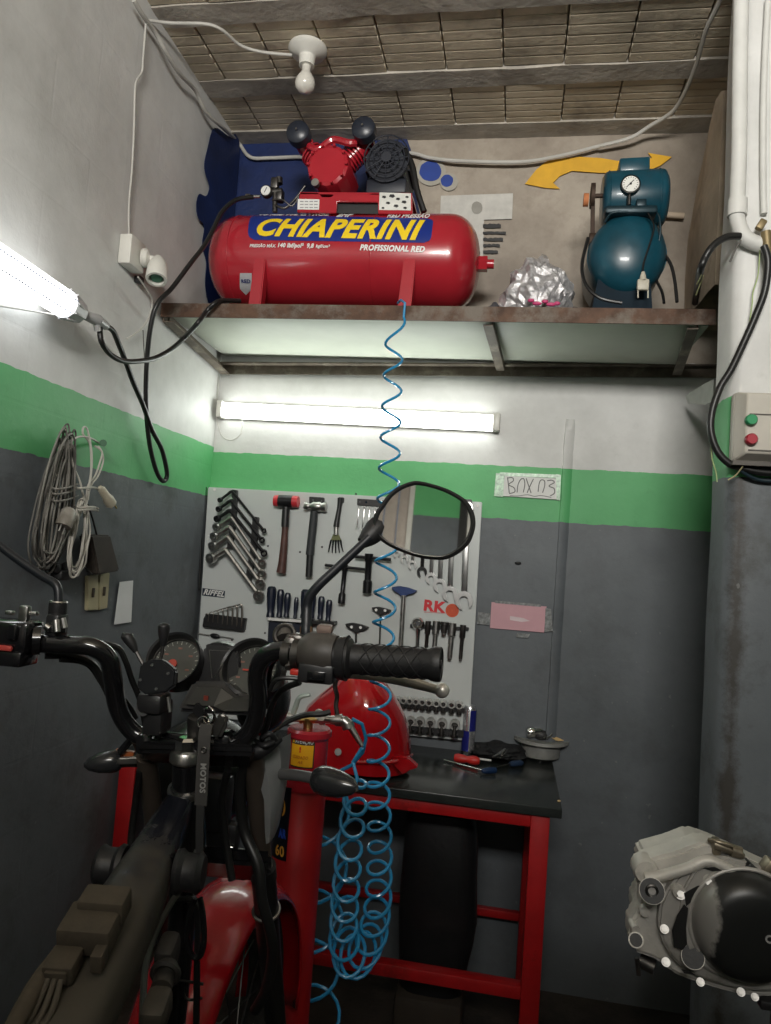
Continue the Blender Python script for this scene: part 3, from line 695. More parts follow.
w.build('cooling_fins', MC['grey_lamp_cap'], lamp)
c0 = A0-dn*.064
pc1 = PX(97, 320, XL+.085); pc2 = PX(106, 326, XL+.085)
w = MB().cyl(c0, pc1, .012, .018, seg=14).cyl(pc1, pc2, .018, .013, seg=14).cyl(pc1+V((0, 0, -.012)), pc1+V((0, .01, -.03)), .010, seg=10)
w.build('cable_connector', mat('clear_grey_plastic', (.40, .40, .40), .3), lamp)
MB().tube([PX(-5, 305, XL+.02), PX(20, 309, XL+.03), PX(50, 314, XL+.045), PX(66, 318, XL+.055)], .0025).build('hanging_wire', M_wcord, lamp)
# black hoses / cables hanging on the left
cord([P(253, 197, 2.66), P(236, 200, 2.62), P(222, 212, 2.57), P(212, 232, 2.52), P(204, 246, 2.48), PX(190, 264, XL+.15), PX(172, 288, XL+.12), PX(158, 303, XL+.10), PX(151, 325, XL+.08), PX(147, 360, XL+.06), PX(146, 400, XL+.05), PX(149, 440, XL+.04), PX(156, 470, XL+.035), PX(163, 481, XL+.035), PX(167, 474, XL+.04), PX(162, 450, XL+.045), PX(152, 430, XL+.05), PX(143, 405, XL+.055), PX(133, 382, XL+.06), PX(125, 360, XL+.07), PX(119, 345, XL+.08), PX(113, 331, XL+.085), pc2], .0085, M_cord, 'air_hose', 'black hose looping from the red compressor down the left wall', n=8, seg=10)
cord([P(240, 301, 2.57), P(222, 300.5, 2.50), P(214, 304, 2.47), P(206, 312, 2.465), P(197, 324, 2.42), PX(184, 338, XL+.11), PX(170, 350, XL+.11), PX(155, 358, XL+.10), PX(140, 361, XL+.10), PX(123, 361, XL+.095), PX(110, 354, XL+.09), PX(102, 343, XL+.09), PX(100, 332, XL+.085), PX(101, 326, XL+.085)], .0085, M_cord, 'power_cable', 'black cable sagging from the wall lamp to the left end of the high shelf', n=8, seg=10)
cord([PX(143, 330, XL+.012), PX(144, 350, XL+.012), PX(146, 380, XL+.012), PX(144, 398, XL+.012)], .002, M_gcord2, 'thin_wire', 'thin dark wire against the left wall behind the black hose')
# ================================================================ cable bundles on a nail, left wall
XW = XL
def loopc(cx, cy, hw, hh, tilt, X, j=0, top=None):
    pts = []
    for k in range(14):
        a = 2*PI*k/14; x_ = math.sin(a)*hw*(1+.3*math.cos(a+PI)); y_ = -math.cos(a)*hh
        x_ += tilt*y_; x_ += random.uniform(-j, j); y_ += random.uniform(-j, j)
        pts.append(PX(cx+x_, cy+y_, X+random.uniform(-.012, .012)))
    return pts
eb = thing('extension_lead', PX(62, 500, XW+.03), 'grimy grey extension cord bundle, the left and thicker of the hanging coils', 'extension lead')
w = MB()
for i in range(16):
    w.tube(loopc(56+random.uniform(-6, 6), 500+random.uniform(-6, 8), random.uniform(5, 16), 66+random.uniform(-8, 4), -.13-random.uniform(0, .1), XW+.03+.002*i, 1.2), .0028, 7, 5, closed=True)
w.build('coil', M_gcord2, eb)
w = MB()
for i in range(7):
    w.tube(loopc(57+random.uniform(-7, 7), 498+random.uniform(-6, 6), random.uniform(6, 15), 64+random.uniform(-8, 4), -.16, XW+.065, 1.2), .0028, 7, 5, closed=True)
for y_ in (487, 492, 499): w.tube([PX(49, y_-1, XW+.03), PX(55, y_+2, XW+.085), PX(66, y_+1, XW+.085), PX(78, y_-3, XW+.03)], .0032, 7, 5)
w.build('outer_coil', mat('grubby_grey_flex', (.19, .18, .16), .55, var=.4), eb)
w = MB().box(PX(61, 575, XW+.04), (.04, .055, .03), bev=.008).box(PX(55, 568, XW+.04), (.03, .03, .03), bev=.008).box(PX(67, 570, XW+.04), (.03, .028, .045), Matrix.Rotation(.3, 3, 'X'), bev=.008)
w.build('multi_socket', M_black, eb)
eb2 = thing('extension_lead', PX(86, 500, XW+.05), 'pale grey cord tied in slim loops, right of the thicker coil', 'extension lead')
w = MB()
for i in range(6):
    w.tube(loopc(79+random.uniform(-4, 4), 536+random.uniform(-5, 5), random.uniform(5, 9), 37+random.uniform(-5, 3), -.14, XW+.07, .8), .0030, 7, 5, closed=True)
for dx in (0, 3): w.tube([PX(98-dx, 446, XW+.05), PX(102, 452, XW+.06), PX(103-dx, 462, XW+.06), PX(98-dx, 476, XW+.06), PX(91-dx, 486, XW+.06), PX(85, 510, XW+.07)], .003, 7)
w.tube([PX(86, 508, XW+.07), PX(80, 482, XW+.07), PX(73, 465, XW+.06), PX(70, 445, XW+.06), PX(78, 437, XW+.05), PX(90, 438, XW+.05), PX(99, 443, XW+.04)], .003, 7)
w.tube([PX(88, 500, XW+.07), PX(92, 460, XW+.06), PX(88, 432, XW+.05), PX(84, 427, XW+.05), PX(83, 434, XW+.05), PX(90, 445, XW+.05), PX(91, 470, XW+.06), PX(88, 490, XW+.07)], .003, 7)
w.build('cord_loops', mat('pale_grey_flex', (.50, .48, .43), .5, var=.1), eb2)
w = MB()
for y_ in (487.5, 507, 509.5): w.tube([PX(76, y_, XW+.05), PX(80, y_+.8, XW+.09), PX(92, y_, XW+.09), PX(98, y_+1.5, XW+.05)], .0036, 7)
w.build('cord_tie', MC['pale_grey_flex'], eb2)
ax = (PX(114, 508, XW+.08)-PX(100, 487, XW+.08)).normalized(); c = PX(100, 487, XW+.08)
pg = MB().lathe([(0, 0), (.006, 0), (.012, .012), (.014, .05), (.018, .065), (.018, .085), (0, .085)], c, ax, seg=12, cap=False).build('plug', M_aged, eb2)
xx, yy, _d = frame_of(ax)
MB().cyl(c+ax*.083+xx*.009, c+ax*.108+xx*.009, .0026).cyl(c+ax*.083-xx*.009, c+ax*.108-xx*.009, .0026).build('pins', mat('brass', (.55, .40, .15), .3, 1), pg)
c = PX(70, 509, XW+.085); ax = (PX(64, 524, XW+.085)-c).normalized()
pg = MB().lathe([(0, 0), (.014, 0), (.022, .01), (.024, .05), (.022, .058), (0, .058)], c, ax, seg=14, cap=False).build('socket_end', mat('grubby_grey_plastic', (.36, .34, .30), .5, dirt=(.2, .18, .15)), eb)
xx, yy, _d = frame_of(ax)
MB().cyl(c+ax*.056+xx*.010, c+ax*.078+xx*.010, .003).cyl(c+ax*.056-xx*.010, c+ax*.078-xx*.010, .003).build('pins', M_steel, pg)
# black mains adapter
pa = [PX(91, 535, XW+.06), PX(111, 535, XW+.06), PX(120.5, 571, XW+.06), PX(99, 575, XW+.06)]
w = MB().prism(pa, (-.045, 0, 0), bev=.006); ad = w.build('power_adapter', mat('worn_brown_black_plastic', (.035, .028, .024), .5, var=.3, dirt=(.10, .085, .07), dthr=.62))
tag(ad, 'black box-shaped power adapter hanging below the cord loops', 'adapter')
n_ = MB().cyl(PX(102, 443, XW-.005), PX(103, 443, XW+.05), .006).cyl(PX(103, 443, XW+.048), PX(103.2, 443, XW+.054), .011)
tag(n_.build('wall_hook', mat('greenish_hook', (.05, .13, .07), .5)), 'green-painted peg holding the coiled cords on the left wall', 'hook')
MB().tube([PX(93, 575, XW+.05), PX(84, 566, XW+.04), PX(82, 552, XW+.04), PX(90, 545, XW+.04)], .002).build('adapter_wire', M_cord, ad)
MB().tube([PX(97, 536, XW+.05), PX(93, 520, XW+.05), PX(88, 505, XW+.06)], .003).build('adapter_wire', M_cord, ad)
# two switch plates, paper
for i, (q, lb) in enumerate([([(88, 576), (98.7, 574), (98.6, 610), (87.6, 610.5)], 'left one of the two aged cream switch plates'), ([(99.8, 574), (110, 573), (107.5, 608), (99.6, 610)], 'right one of the two aged cream switch plates')]):
    pp = [PX(x_, y_, XW+.012) for x_, y_ in q]
    o = MB().prism(pp, (-.012, 0, 0), bev=.002).build('switch_plate', mat('aged_cream', (.42, .38, .24), .5, dirt=(.20, .16, .10), dthr=.62)); tag(o, lb, 'switch', 'cream switch plates on the left wall')
    cx = sum(x_ for x_, _ in q)/4; cy = sum(y_ for _, y_ in q)/4
    MB().box(PX(cx, cy, XW+.014), (.006, .010, .030), bev=.001).build('switch_slot', mat('dark_slot', (.04, .03, .02), .6), o)
pp = [PX(x_, y_, XW+.008) for x_, y_ in [(119.5, 582), (133, 580.5), (131, 622), (114, 624.5)]]
tag(MB().prism(pp, (.001, 0, 0)).build('paper_note', M_paper, smooth=False), 'small white paper strip stuck on the left wall beside the switches', 'paper')
# ================================================================ signs on the back wall
def sheet(q, m, name, th=.001, Y=YB-.009): return MB().prism([P(x_, y_, Y) for x_, y_ in q], (0, -th, 0)).build(name, m, smooth=False)
sg = sheet([(504.5, 476), (558, 478.5), (557, 499.5), (503, 496)], mat('sign_paper', (.74, .74, .72), .8, var=.04), 'paper_sign'); tag(sg, 'white paper sign with handwritten BOX 03 taped on the green band', 'sign')
M_tape = mat('clear_tape_white_haze', (.30, .48, .32), .3, var=.5, scale=60)
def stroke(ptsl, parent, m, r=.0022, Y=YB-.0112, name='handwriting'):
    w = MB()
    for pts in ptsl: w.tube([P(x_, y_, Y) for x_, y_ in pts], r, 6, 5)
    for v in w.bm.verts: v.co.y = Y+(v.co.y-Y)*.25
    return w.build(name, m, parent)
Z = lambda l: [(490+a/8.567, 465+b/8.567) for a, b in l]
stroke([Z([(150, 105), (158, 170), (165, 240)]), Z([(150, 112), (190, 108), (200, 135), (160, 168), (205, 195), (212, 230), (165, 245)]),
        Z([(232, 235), (240, 170), (262, 125), (290, 120), (298, 170), (285, 235)]), Z([(310, 115), (330, 175), (352, 240)]), Z([(372, 120), (345, 175), (318, 238)]),
        Z([(412, 230), (420, 165), (436, 130), (466, 135), (468, 180), (450, 238)]), Z([(490, 135), (530, 130), (550, 150), (505, 180), (548, 200), (552, 240), (515, 265)])], sg, mat('pencil_grey', (.14, .14, .14), .7))
stroke([Z([(170, 262), (240, 265), (320, 255), (380, 268), (440, 262), (525, 278)])], sg, MC['pencil_grey'], .0014)
for q in ([(496, 473), (504.5, 474), (503, 497), (494, 496)], [(556, 474), (561, 475), (560, 500.5), (556.5, 500)], [(500, 472.3), (558, 474.6), (558, 478), (500, 475.8)]):
    q2 = MB().prism([P(x_, y_, YB-.0102) for x_, y_ in q], (0, -.0006, 0)).build('clear_tape', M_tape, sg, smooth=False)
pk = sheet([(491.5, 602), (546.5, 606.5), (544, 632.5), (490, 628)], M_pink, 'paper_note'); tag(pk, 'pink paper taped to the grey part of the back wall', 'paper')
M_tape2 = mat('cloudy_tape', (.22, .23, .23), .3, var=.6, scale=70)
for q in ([(478, 612), (490.5, 613.5), (489.6, 625), (477, 624)], [(545.5, 608), (551, 609), (553, 631), (544.5, 632)], [(495, 600.6), (541, 604.4), (541, 607), (495, 603)], [(517, 633), (530, 634), (528, 638), (516, 637)]):
    MB().prism([P(x_, y_, YB-.0104) for x_, y_ in q], (0, -.0008, 0)).build('clear_tape', M_tape2, pk, smooth=False)
w = MB().prism([P(x_, y_, YB-.0104) for x_, y_ in [(510, 616), (523, 618), (530, 621), (522, 622), (510, 620)]], (0, -.0004, 0)); w.build('pale_smudge', mat('pale_pink_smudge', (.72, .60, .62), .8), pk, smooth=False)
tag(MB().ball(P(518, 563, YB-.008), .013, .006, .006).build('nail_stub', M_ktext), 'small black nail stub on the grey wall below the green band', 'nail')
# ================================================================ pillar side: starter box, conduit, cables
YP = 2.172
x0 = P(734.5, 395, YP-.09).x; zt_ = 2.172; zb_ = 1.978
bx0, bx1 = .570, .722
sb = thing('starter_box', ((bx0+bx1)/2, YP, zb_), 'beige motor starter box with a green and a red button on the pillar', 'switch box')
M_sbox = mat('beige_starter_plastic', (.50, .47, .41), .5, var=.05)
MB().box(((bx0+bx1)/2, YP-.018, (zt_+zb_)/2), (bx1-bx0, .036, zt_-zb_), bev=.006).build('back_box', M_sbox, sb)
ci = .020
w = MB(); q0 = [V((bx0, YP-.036, zb_)), V((bx1, YP-.036, zb_)), V((bx1, YP-.036, zt_)), V((bx0, YP-.036, zt_))]
q1 = [V((bx0+ci, YP-.085, zb_+ci)), V((bx1-ci, YP-.085, zb_+ci)), V((bx1-ci, YP-.085, zt_-ci*.6)), V((bx0+ci, YP-.085, zt_-ci*.6))]
w.faces(q0+q1, [(0, 1, 5, 4), (1, 2, 6, 5), (2, 3, 7, 6), (3, 0, 4, 7), (4, 5, 6, 7), (3, 2, 1, 0)])
cv = w.build('cover', M_sbox, sb, bevel=.005)
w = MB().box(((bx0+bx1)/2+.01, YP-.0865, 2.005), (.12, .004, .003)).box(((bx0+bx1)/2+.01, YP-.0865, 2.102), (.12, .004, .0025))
w.box(((bx0+bx1)/2, YP-.03, zb_-.004), (.16, .06, .012)); w.build('cover_seam', mat('dark_box_seam', (.10, .09, .08), .6), cv)  # dark lines across the cover and a dark strip under the box
gb = P(751, 420, YP-.09); rb = P(751, 439.5, YP-.09)
MB().lathe([(0, -.012), (.0125, -.012), (.015, -.008), (.015, .006), (0, .006)], gb, (0, 1, 0), seg=24, cap=False).build('green_button', mat('green_button_plastic', (.01, .25, .09), .35), cv)
MB().lathe([(0, -.014), (.0125, -.014), (.0155, -.009), (.0155, .006), (0, .006)], rb, (0, 1, 0), seg=24, cap=False).build('red_button', mat('red_button_plastic', (.35, .015, .03), .35), cv)
# conduits
cp = thing('pvc_conduit', P(742, 240, YP-.03), 'white painted conduit running down the pillar and bending right at its foot', 'conduit')
M_cond = mat('white_painted_conduit', (.60, .60, .57), .55, var=.07, bump=.1)
MB().tube([P(742, -40, YP-.02), P(740, 60, YP-.02), P(739, 150, YP-.02), P(737, 205, YP-.02), P(738, 222, YP-.02), P(744, 236, YP-.02), P(755, 243, YP-.02), P(771, 246, YP-.02), P(795, 247, YP-.02)], .021, 18).build('pipe', M_cond, cp)
MB().cyl(P(737.6, 200, YP-.02), P(737, 216, YP-.02), .026).build('coupling', M_cond, cp)
MB().cyl(P(766, 232, YP-.035), P(768, 254, YP-.035), .014).box(P(761, 225, YP-.03), (.02, .02, .03), Matrix.Rotation(.5, 3, 'Y'), bev=.004).build('clamp', mat('old_brass_clamp', (.22, .17, .09), .5, .6), cp)
MB().tube([P(768, 0, YP-.01), P(764, 80, YP-.01), P(763, 160, YP-.01), P(764, 214, YP-.012)], .009, 12).build('thin_pipe', M_cond, cp)
cord([P(740, 236, YP-.03), P(727, 237, YP-.04), P(715, 244, YP-.05), P(706, 256, YP-.05), P(700, 272, YP-.02), P(697, 290, 2.40), P(695, 303, 2.49)], .010, M_cord, 'black_cable', 'black cable curling from the conduit toward the shelf end', seg=10)
cord([P(764, 246, YP-.05), P(768, 262, YP-.05), P(765, 290, YP-.04), P(756, 315, YP-.035), P(745, 340, YP-.03), P(732, 368, YP-.03), P(720, 388, YP-.03), P(712, 412, YP-.03), P(711, 432, YP-.03), P(718, 452, YP-.03), P(730, 464, YP-.03), P(742, 468, YP-.03), P(760, 472, YP-.03), P(790, 474, YP-.03)], .010, M_cord, 'black_cable', 'long black cable sweeping down the pillar into the starter box', seg=10)
cord([P(735, 463, YP-.03), P(743, 472, YP-.03), P(756, 479, YP-.02), P(771, 481, YP-.02), P(790, 480, YP-.02)], .005, mat('bluish_black_flex', (.015, .03, .04), .4), 'thin_cable', 'thin dark cable under the starter box')
cord([P(711, 440, YP-.01), P(712, 458, YP-.01), P(716, 472, YP-.01), P(717, 482, YP-.01)], .0018, mat('greenish_twine', (.35, .45, .2), .6), 'thin_wire', 'thin yellow-green wire on the pillar edge')
cord([P(743, 466, YP-.05), P(736, 475, YP-.03), P(728, 480, YP-.02)], .002, mat('tan_string', (.45, .40, .22), .6), 'loose_wire', 'short yellowish wire end below the starter box')
cord([P(741, 240, YP-.04), P(735, 250, YP-.03), P(730, 262, YP-.02)], .003, M_gcord2, 'loose_wire', 'short dark wire end below the conduit bend')
cord([P(700, 262, YP-.03), P(701, 275, YP-.02), P(697, 284, 2.25), P(703, 276, 2.22), P(696, 295, 2.30)], .002, mat('yellow_green_wire', (.5, .5, .25), .6), 'loose_wire', 'thin yellowish wires beside the black cable at the shelf end')
cord([P(760, 250, YP-.03), P(758, 275, YP-.02), P(753, 292, YP-.02), P(752, 305, YP-.02), P(748, 330, YP-.02), P(741, 350, YP-.02)], .0018, mat('greenish_twine', (0, 0, 0)), 'thin_wire', 'thin pale wire dangling beside the long black cable')
# ================================================================ tool board
YT = 3.062   # face of the board
def T(px, py, off=.02): return P(px, py, YT-off)
bd = MB().prism([P(208, 487, YT), P(482, 502, YT), P(468.5, 741, YT), P(193.5, 716, YT)], (0, .030, 0), bev=.003)
bd = bd.build('tool_board', M_board); tag(bd, 'pale grey tool board hung on the back wall above the workbench', 'tool board')
for x_, y_ in ((214.5, 489.5), (477.5, 506)): MB().cyl(T(x_, y_, .004), T(x_, y_, -.002), .006, seg=14).build('board_screw', M_steel, bd)
MB().tube([P(206, 487, YT-.004), P(202, 520, YT-.004), P(200.5, 560, YT-.004), P(199, 590, YT-.004)], .004).build('board_edge_wire', M_cord, bd)
w = MB()
for x_, y_ in ((268, 546), (300, 552), (322, 547), (356, 494), (265, 633), (232, 640), (378, 650), (392, 500)): w.cyl(T(x_, y_, .0012), T(x_, y_, -.001), .0045, seg=10)
w.build('board_holes', M_ktext, bd)
# stickers
st = MB().prism([T(202.5, 588, .0015), T(225, 591, .0015), T(224.3, 598, .0015), T(202, 595.5, .0015)], (0, .002, 0)).build('brand_sticker', mat('navy_sticker', (.01, .02, .04), .4), bd, smooth=False)
rt = (T(225, 591)-T(202.5, 588)).normalized()
text_at('RIFFEL', T(213.7, 593.2, .0018), rt, (0, 0, 1), .032, M_wtext, 'sticker_lettering', st, bold=.0012, shear=.3)
M_rk = mat('red_sticker_letters', (.62, .02, .03), .4, var=.03)
text_at('RK', T(434, 606.8, .001), rt, (0, 0, 1), .060, M_rk, 'brand_lettering', bd, bold=.0028, sx=1.12)
MB().prism([T(424, 611.5, .001), T(443.5, 612.7, .001), T(443.5, 613.6, .001), T(424, 612.4, .001)], (0, -.0006, 0)).build('sticker_line', mat('pale_red_line', (.5, .25, .25), .5), bd, smooth=False)
dc_ = T(452.2, 610.5, 0)
ds = MB().cyl(dc_+V((0, -.002, 0)), dc_+V((0, .001, 0)), .0275, seg=32).build('round_sticker', mat('orange_red_disc', (.62, .09, .03), .4, var=.08), bd)
w = MB(); c = dc_+V((0, -.002, 0))
for k in range(3): w.ring(c+V((0, 0, 0)), (0, 1, 0), .008+k*.006, .0007, 24, 4)
w.build('sticker_print', mat('dark_red_print', (.4, .03, .02), .5), ds)
MH = mat('black_oxide_tool', (.018, .018, .020), .35, .5, var=.3)
# ---- offset ring wrenches on two black racks
offw = [((220.2, 499.9), (232, 491), (264, 530.7)), ((218.9, 508.9), (230.6, 500.4), (262, 540)), ((217.4, 518.6), (229.8, 510.2), (264, 553)),
        ((216.6, 526.8), (231.4, 517.5), (262, 562.6)), ((214.6, 536.1), (229, 526.8), (262, 573.5)), ((213.5, 546), (227.5, 536.9), (260.2, 583)), ((211.5, 558), (225.3, 549.9), (258.5, 595))]
ords = ['topmost', 'second from the top', 'third from the top', 'fourth from the top', 'fifth from the top', 'sixth from the top', 'lowest and largest']
for i, (h, b, e) in enumerate(offw):
    s = .006+i*.0011; m = MH if i < 3 else M_steel; off = .035+.002*i
    t = thing('ring_wrench', T(*b, off), ('small black' if i < 3 else 'steel')+' offset ring wrench slanting on the tool board, '+ords[i]+' of seven', 'wrench', 'offset ring wrenches on the tool board')
    hp, bp, ep = T(*h, off+.012), T(*b, off), T(*e, off)
    d1 = (hp-bp).normalized(); d2 = (ep-bp).normalized()
    MB().tube([hp+d1*-.006, hp.lerp(bp, .6), bp+d1*.006, bp+d2*.012, bp.lerp(ep, .5), ep-d2*.004], s, 8, 5, rads=[s*.95, s, s*1.1, s*.95, s*.85, s*.95]).build('shaft', m, t)
    for p, dd in ((hp, d1), (ep, d2)):
        R_ = s*1.75; tn = V((dd.z, 0, -dd.x)).normalized(); axx = (V((0, 1, 0))-dd*.45).normalized()
        MB().lathe([(R_*.55, -s*1.1), (R_, -s*1.1), (R_*1.05, 0), (R_, s*1.1), (R_*.55, s*1.1), (R_*.55, -s*1.1)], p, axx, seg=18, cap=False).build('ring_head', m, t)
for q, lb in (([(231.5, 489.5), (236.5, 490), (235, 520), (231, 549), (226.5, 548.5), (231, 515)], 'upper left black rack plate holding the offset ring wrenches'), ([(252.5, 516.5), (257.8, 517), (256, 545), (250, 583), (244.5, 582), (250, 548)], 'lower right black rack plate holding the offset ring wrenches')):
    o = MB().prism([T(x_, y_, .026) for x_, y_ in q], (0, .025, 0), bev=.002).build('tool_rack', M_plast); tag(o, lb, 'tool rack')
    c = T(sum(x_ for x_, _ in q)/6, q[0][1]+9, .028); MB().cyl(c, c+V((0, .004, 0)), .004, seg=10).build('rack_screw', M_chrome, o)
# ---- hammers
t = thing('mallet', T(284, 503, .03), 'mallet with red faces and brown wooden handle, leftmost hammer', 'hammer')
rt = (T(298, 501)-T(273, 500)).normalized(); up = V((0, 0, 1))
hL, hR = T(279, 501, .027), T(293, 501.6, .027)
MB().cyl(hL, hR, .026, seg=24).build('head', MH, t)
MB().cyl(hL-rt*.020, hL, .024, .026).build('striking_face', mat('red_mallet_face', (.50, .03, .04), .4), t)
MB().cyl(hR, hR+rt*.024, .026, .024).build('striking_face', MC['red_mallet_face'], t)
M_hand = mat('brown_wood_handle', (.085, .035, .028), .55, var=.3, scale=25)
MB().tube([T(286, 507, .03), T(285.8, 516, .03), T(285, 530, .03), T(284, 545, .03), T(282.5, 562, .03), T(281, 573, .03)], .015, 12, 5, rads=[.014, .016, .014, .016, .018, .021]).build('handle', M_hand, t)
MB().tube([T(286, 507, .03), T(285.6, 516, .03), T(285, 527, .03)], .0168, 12, 5).build('handle_collar', M_plast, t)
t = thing('ball_peen_hammer', T(315, 505, .03), 'ball peen hammer with steel head and dark grey handle', 'hammer')
MB().lathe([(0, 0), (.016, .002), (.018, .012), (.012, .02), (.012, .03), (.019, .04), (.021, .07), (.016, .078), (.019, .084), (.020, .098), (0, .1)], T(304, 506, .030), (T(326, 508)-T(304, 507)), seg=20, cap=False).build('head', M_steel, t)
MB().tube([T(314.3, 511, .03), T(313, 525, .03), T(310.8, 545, .03), T(309.8, 555, .03)], .018, 10, 5, rads=[.016, .017, .017, .018]).build('handle_grip', mat('charcoal_grip', (.03, .033, .037), .6), t)
MB().tube([T(310, 554, .03), T(309.4, 566, .03), T(308.8, 577, .03)], .0145, 10, 5).build('handle', mat('dark_handle_end', (.012, .013, .014), .5), t)
o = MB().prism([T(309, 496.5, .012), T(324, 497.5, .012), T(324.5, 510, .012), T(309, 509, .012)], (0, .014, 0), bev=.002).build('hammer_bracket', M_plast); tag(o, 'small black wall bracket behind the ball peen hammer head', 'bracket')
w = MB()
for x_, y_ in ((313, 500), (321.5, 501), (320, 505)): w.cyl(T(x_, y_, .014), T(x_, y_, .010), .004, seg=10)
w.build('bracket_screws', M_chrome, o)
# ---- hand fork
t = thing('hand_fork', T(338, 520, .02), 'small fork-shaped cleaning tool with black handle and five splayed tines', 'hand tool')
MB().tube([T(340.3, 498, .02), T(339.3, 508, .02), T(337.5, 518, .02), T(336.2, 527, .02)], .011, 10, 5, rads=[.012, .010, .011, .013]).build('handle', M_plast, t)
MB().tube([T(336.4, 526, .02), T(336, 535, .02)], .010, 10).build('ferrule', M_steel, t)
MB().prism([T(333, 534, .02), T(338.5, 534.2, .02), T(341.5, 541, .02), T(330.5, 540.5, .02)], (0, .008, 0), bev=.002).build('fork_plate', mat('olive_tool_paint', (.13, .14, .06), .5, .3), t)
for k in range(5):
    a = k/4; MB().tube([T(331.2+9.5*a, 540, .018), T(329.6+12*a, 546, .02), T(328.4+14.8*a, 552+1.2*math.sin(a*PI), .016)], .0032, 6, 4, rads=[.004, .0034, .0022]).build('tine', MH, t)
o = MB().prism([T(338.5, 497, .010), T(344, 497.5, .010), T(343.5, 503, .010), T(338, 502.5, .010)], (0, .012, 0), bev=.002).build('tool_hook', M_plast); tag(o, 'tiny black clip holding the fork-shaped tool', 'clip')
# ---- generic combination wrench
def combo(top, bot, s, m, label, group, off=.0165, openjaw=True, name='combination_wrench'):
    a, b = T(*top, off), T(*bot, off); d = (b-a).normalized(); n = V((0, -1, 0)); sx_ = n.cross(d).normalized()
    t = thing(name, a, label, 'wrench', group)
    MB().bar(a+d*s, b-d*s*.5, s*.78, s*.38, (0, -1, 0), bev=s*.12).build('shank', m, t)
    MB().lathe([(s*.42, -s*.28), (s*.80, -s*.28), (s*.86, 0), (s*.80, s*.28), (s*.42, s*.28), (s*.42, -s*.28)], a, n, seg=20, cap=False).build('ring_end', m, t)
    # open end: jaws as a C outline rotated by 15 degrees
    pts = []; R1, R2 = s*1.18, s*.60; th = .26
    dd = d*math.cos(th)+sx_*math.sin(th); ss = n.cross(dd).normalized()
    outl = []
    for k in range(15):
        ang = math.radians(38+(322-38)*k/14); outl.append(b+dd*(math.cos(ang)*R1)+ss*(math.sin(ang)*R1*.95))
    outl += [b+dd*(R1*.95)-ss*R2*.86, b-dd*(R2*.5)-ss*R2*.86, b-dd*(R2*.9)-ss*R2*.35, b-dd*(R2*.9)+ss*R2*.35, b-dd*(R2*.5)+ss*R2*.86, b+dd*(R1*.95)+ss*R2*.86]
    MB().prism([p+n*s*.25 for p in outl], -n*s*.5, bev=s*.04).build('open_jaw', m, t)
    return t
big = [((400, 497), (396.5, 551), .0105), ((408.5, 497), (404.5, 556.5), .012), ((417, 497), (412.3, 562), .0135), ((425, 497.5), (422, 569), .015), ((434, 498), (431, 575.5), .0165), ((443, 500), (439.8, 582.5), .0195), ((453.5, 501), (449.8, 591), .022), ((467, 508), (464, 597.5), .026)]
ws = ['smallest, furthest left', 'second from the left', 'third from the left', 'the blackened fourth one', 'fifth from the left', 'sixth from the left', 'second largest, second from the right', 'largest, at the right edge of the board']
M_wr = mat('polished_wrench', (.68, .68, .67), .28, 1, var=.12, scale=30)
for (a, b, s), wd in zip(big, ws):
    combo(a, (b[0], b[1]+3), s*1.25, MH if 'blackened' in wd else M_wr, 'combination wrench hanging partly behind the mirror, '+wd, 'combination wrenches on the tool board')
o = MB().prism([T(397, 494, .014), T(472, 499.5, .014), T(472, 505, .014), T(397, 499.5, .014)], (0, .016, 0), bev=.002).build('tool_rack', M_plast); tag(o, 'black rack bar at the top right of the board behind the mirror', 'tool rack')
o = MB().prism([T(357, 498.5, .012), T(386, 500.5, .012), T(386, 507, .012), T(357, 505, .012)], (0, .014, 0), bev=.002).build('tool_rack', M_plast); tag(o, 'short black rack bar holding the tiny silver wrenches', 'tool rack')
w = MB()
for x_ in (360, 366, 383): w.cyl(T(x_, 502+.06*(x_-360), .014), T(x_, 502, .010), .0045, seg=10)
w.build('rack_screws', M_chrome, o)
for i in range(5):
    combo((358.8+i*5.4, 507+i*.4), (357+i*5.3, 527+i*2.2), .0062+.0005*i, M_wr, 'tiny silver wrench under the short rack bar, '+['leftmost', 'second', 'middle', 'fourth', 'rightmost'][i]+' of five', 'tiny wrenches on the short rack', off=.0135)
# ---- T-handle socket wrenches
def tbar(a, b, r, m, parent, name='cross_bar'): return MB().cyl(T(*a, .035), T(*b, .035), r, seg=12).build(name, m, parent)
t = thing('sliding_bar_wrench', T(345, 567, .03), 'black T-bar socket wrench with long thin cross bar, left of the two', 'wrench')
tbar((325, 565), (366, 569.5), .006, MH, t)
MB().lathe([(0, -.012), (.013, -.012), (.013, .012), (.010, .018), (.0095, .105), (.015, .112), (.015, .150), (0, .150)], T(345, 567.5, .032), T(341.3, 603, .032)-T(345, 567.5, .032), seg=16, cap=False).build('socket_shaft', MH, t)
t = thing('sliding_bar_wrench', T(369, 557, .03), 'black T-bar socket wrench with thicker shaft, right of the two', 'wrench')
tbar((355, 556.5), (391, 559.5), .0068, MH, t)
MB().lathe([(0, -.014), (.018, -.014), (.018, .014), (.014, .02), (.014, .095), (.019, .10), (.019, .150), (0, .150)], T(369, 557, .032), T(367, 593, .032)-T(369, 557, .032), seg=16, cap=False).build('socket_shaft', MH, t)
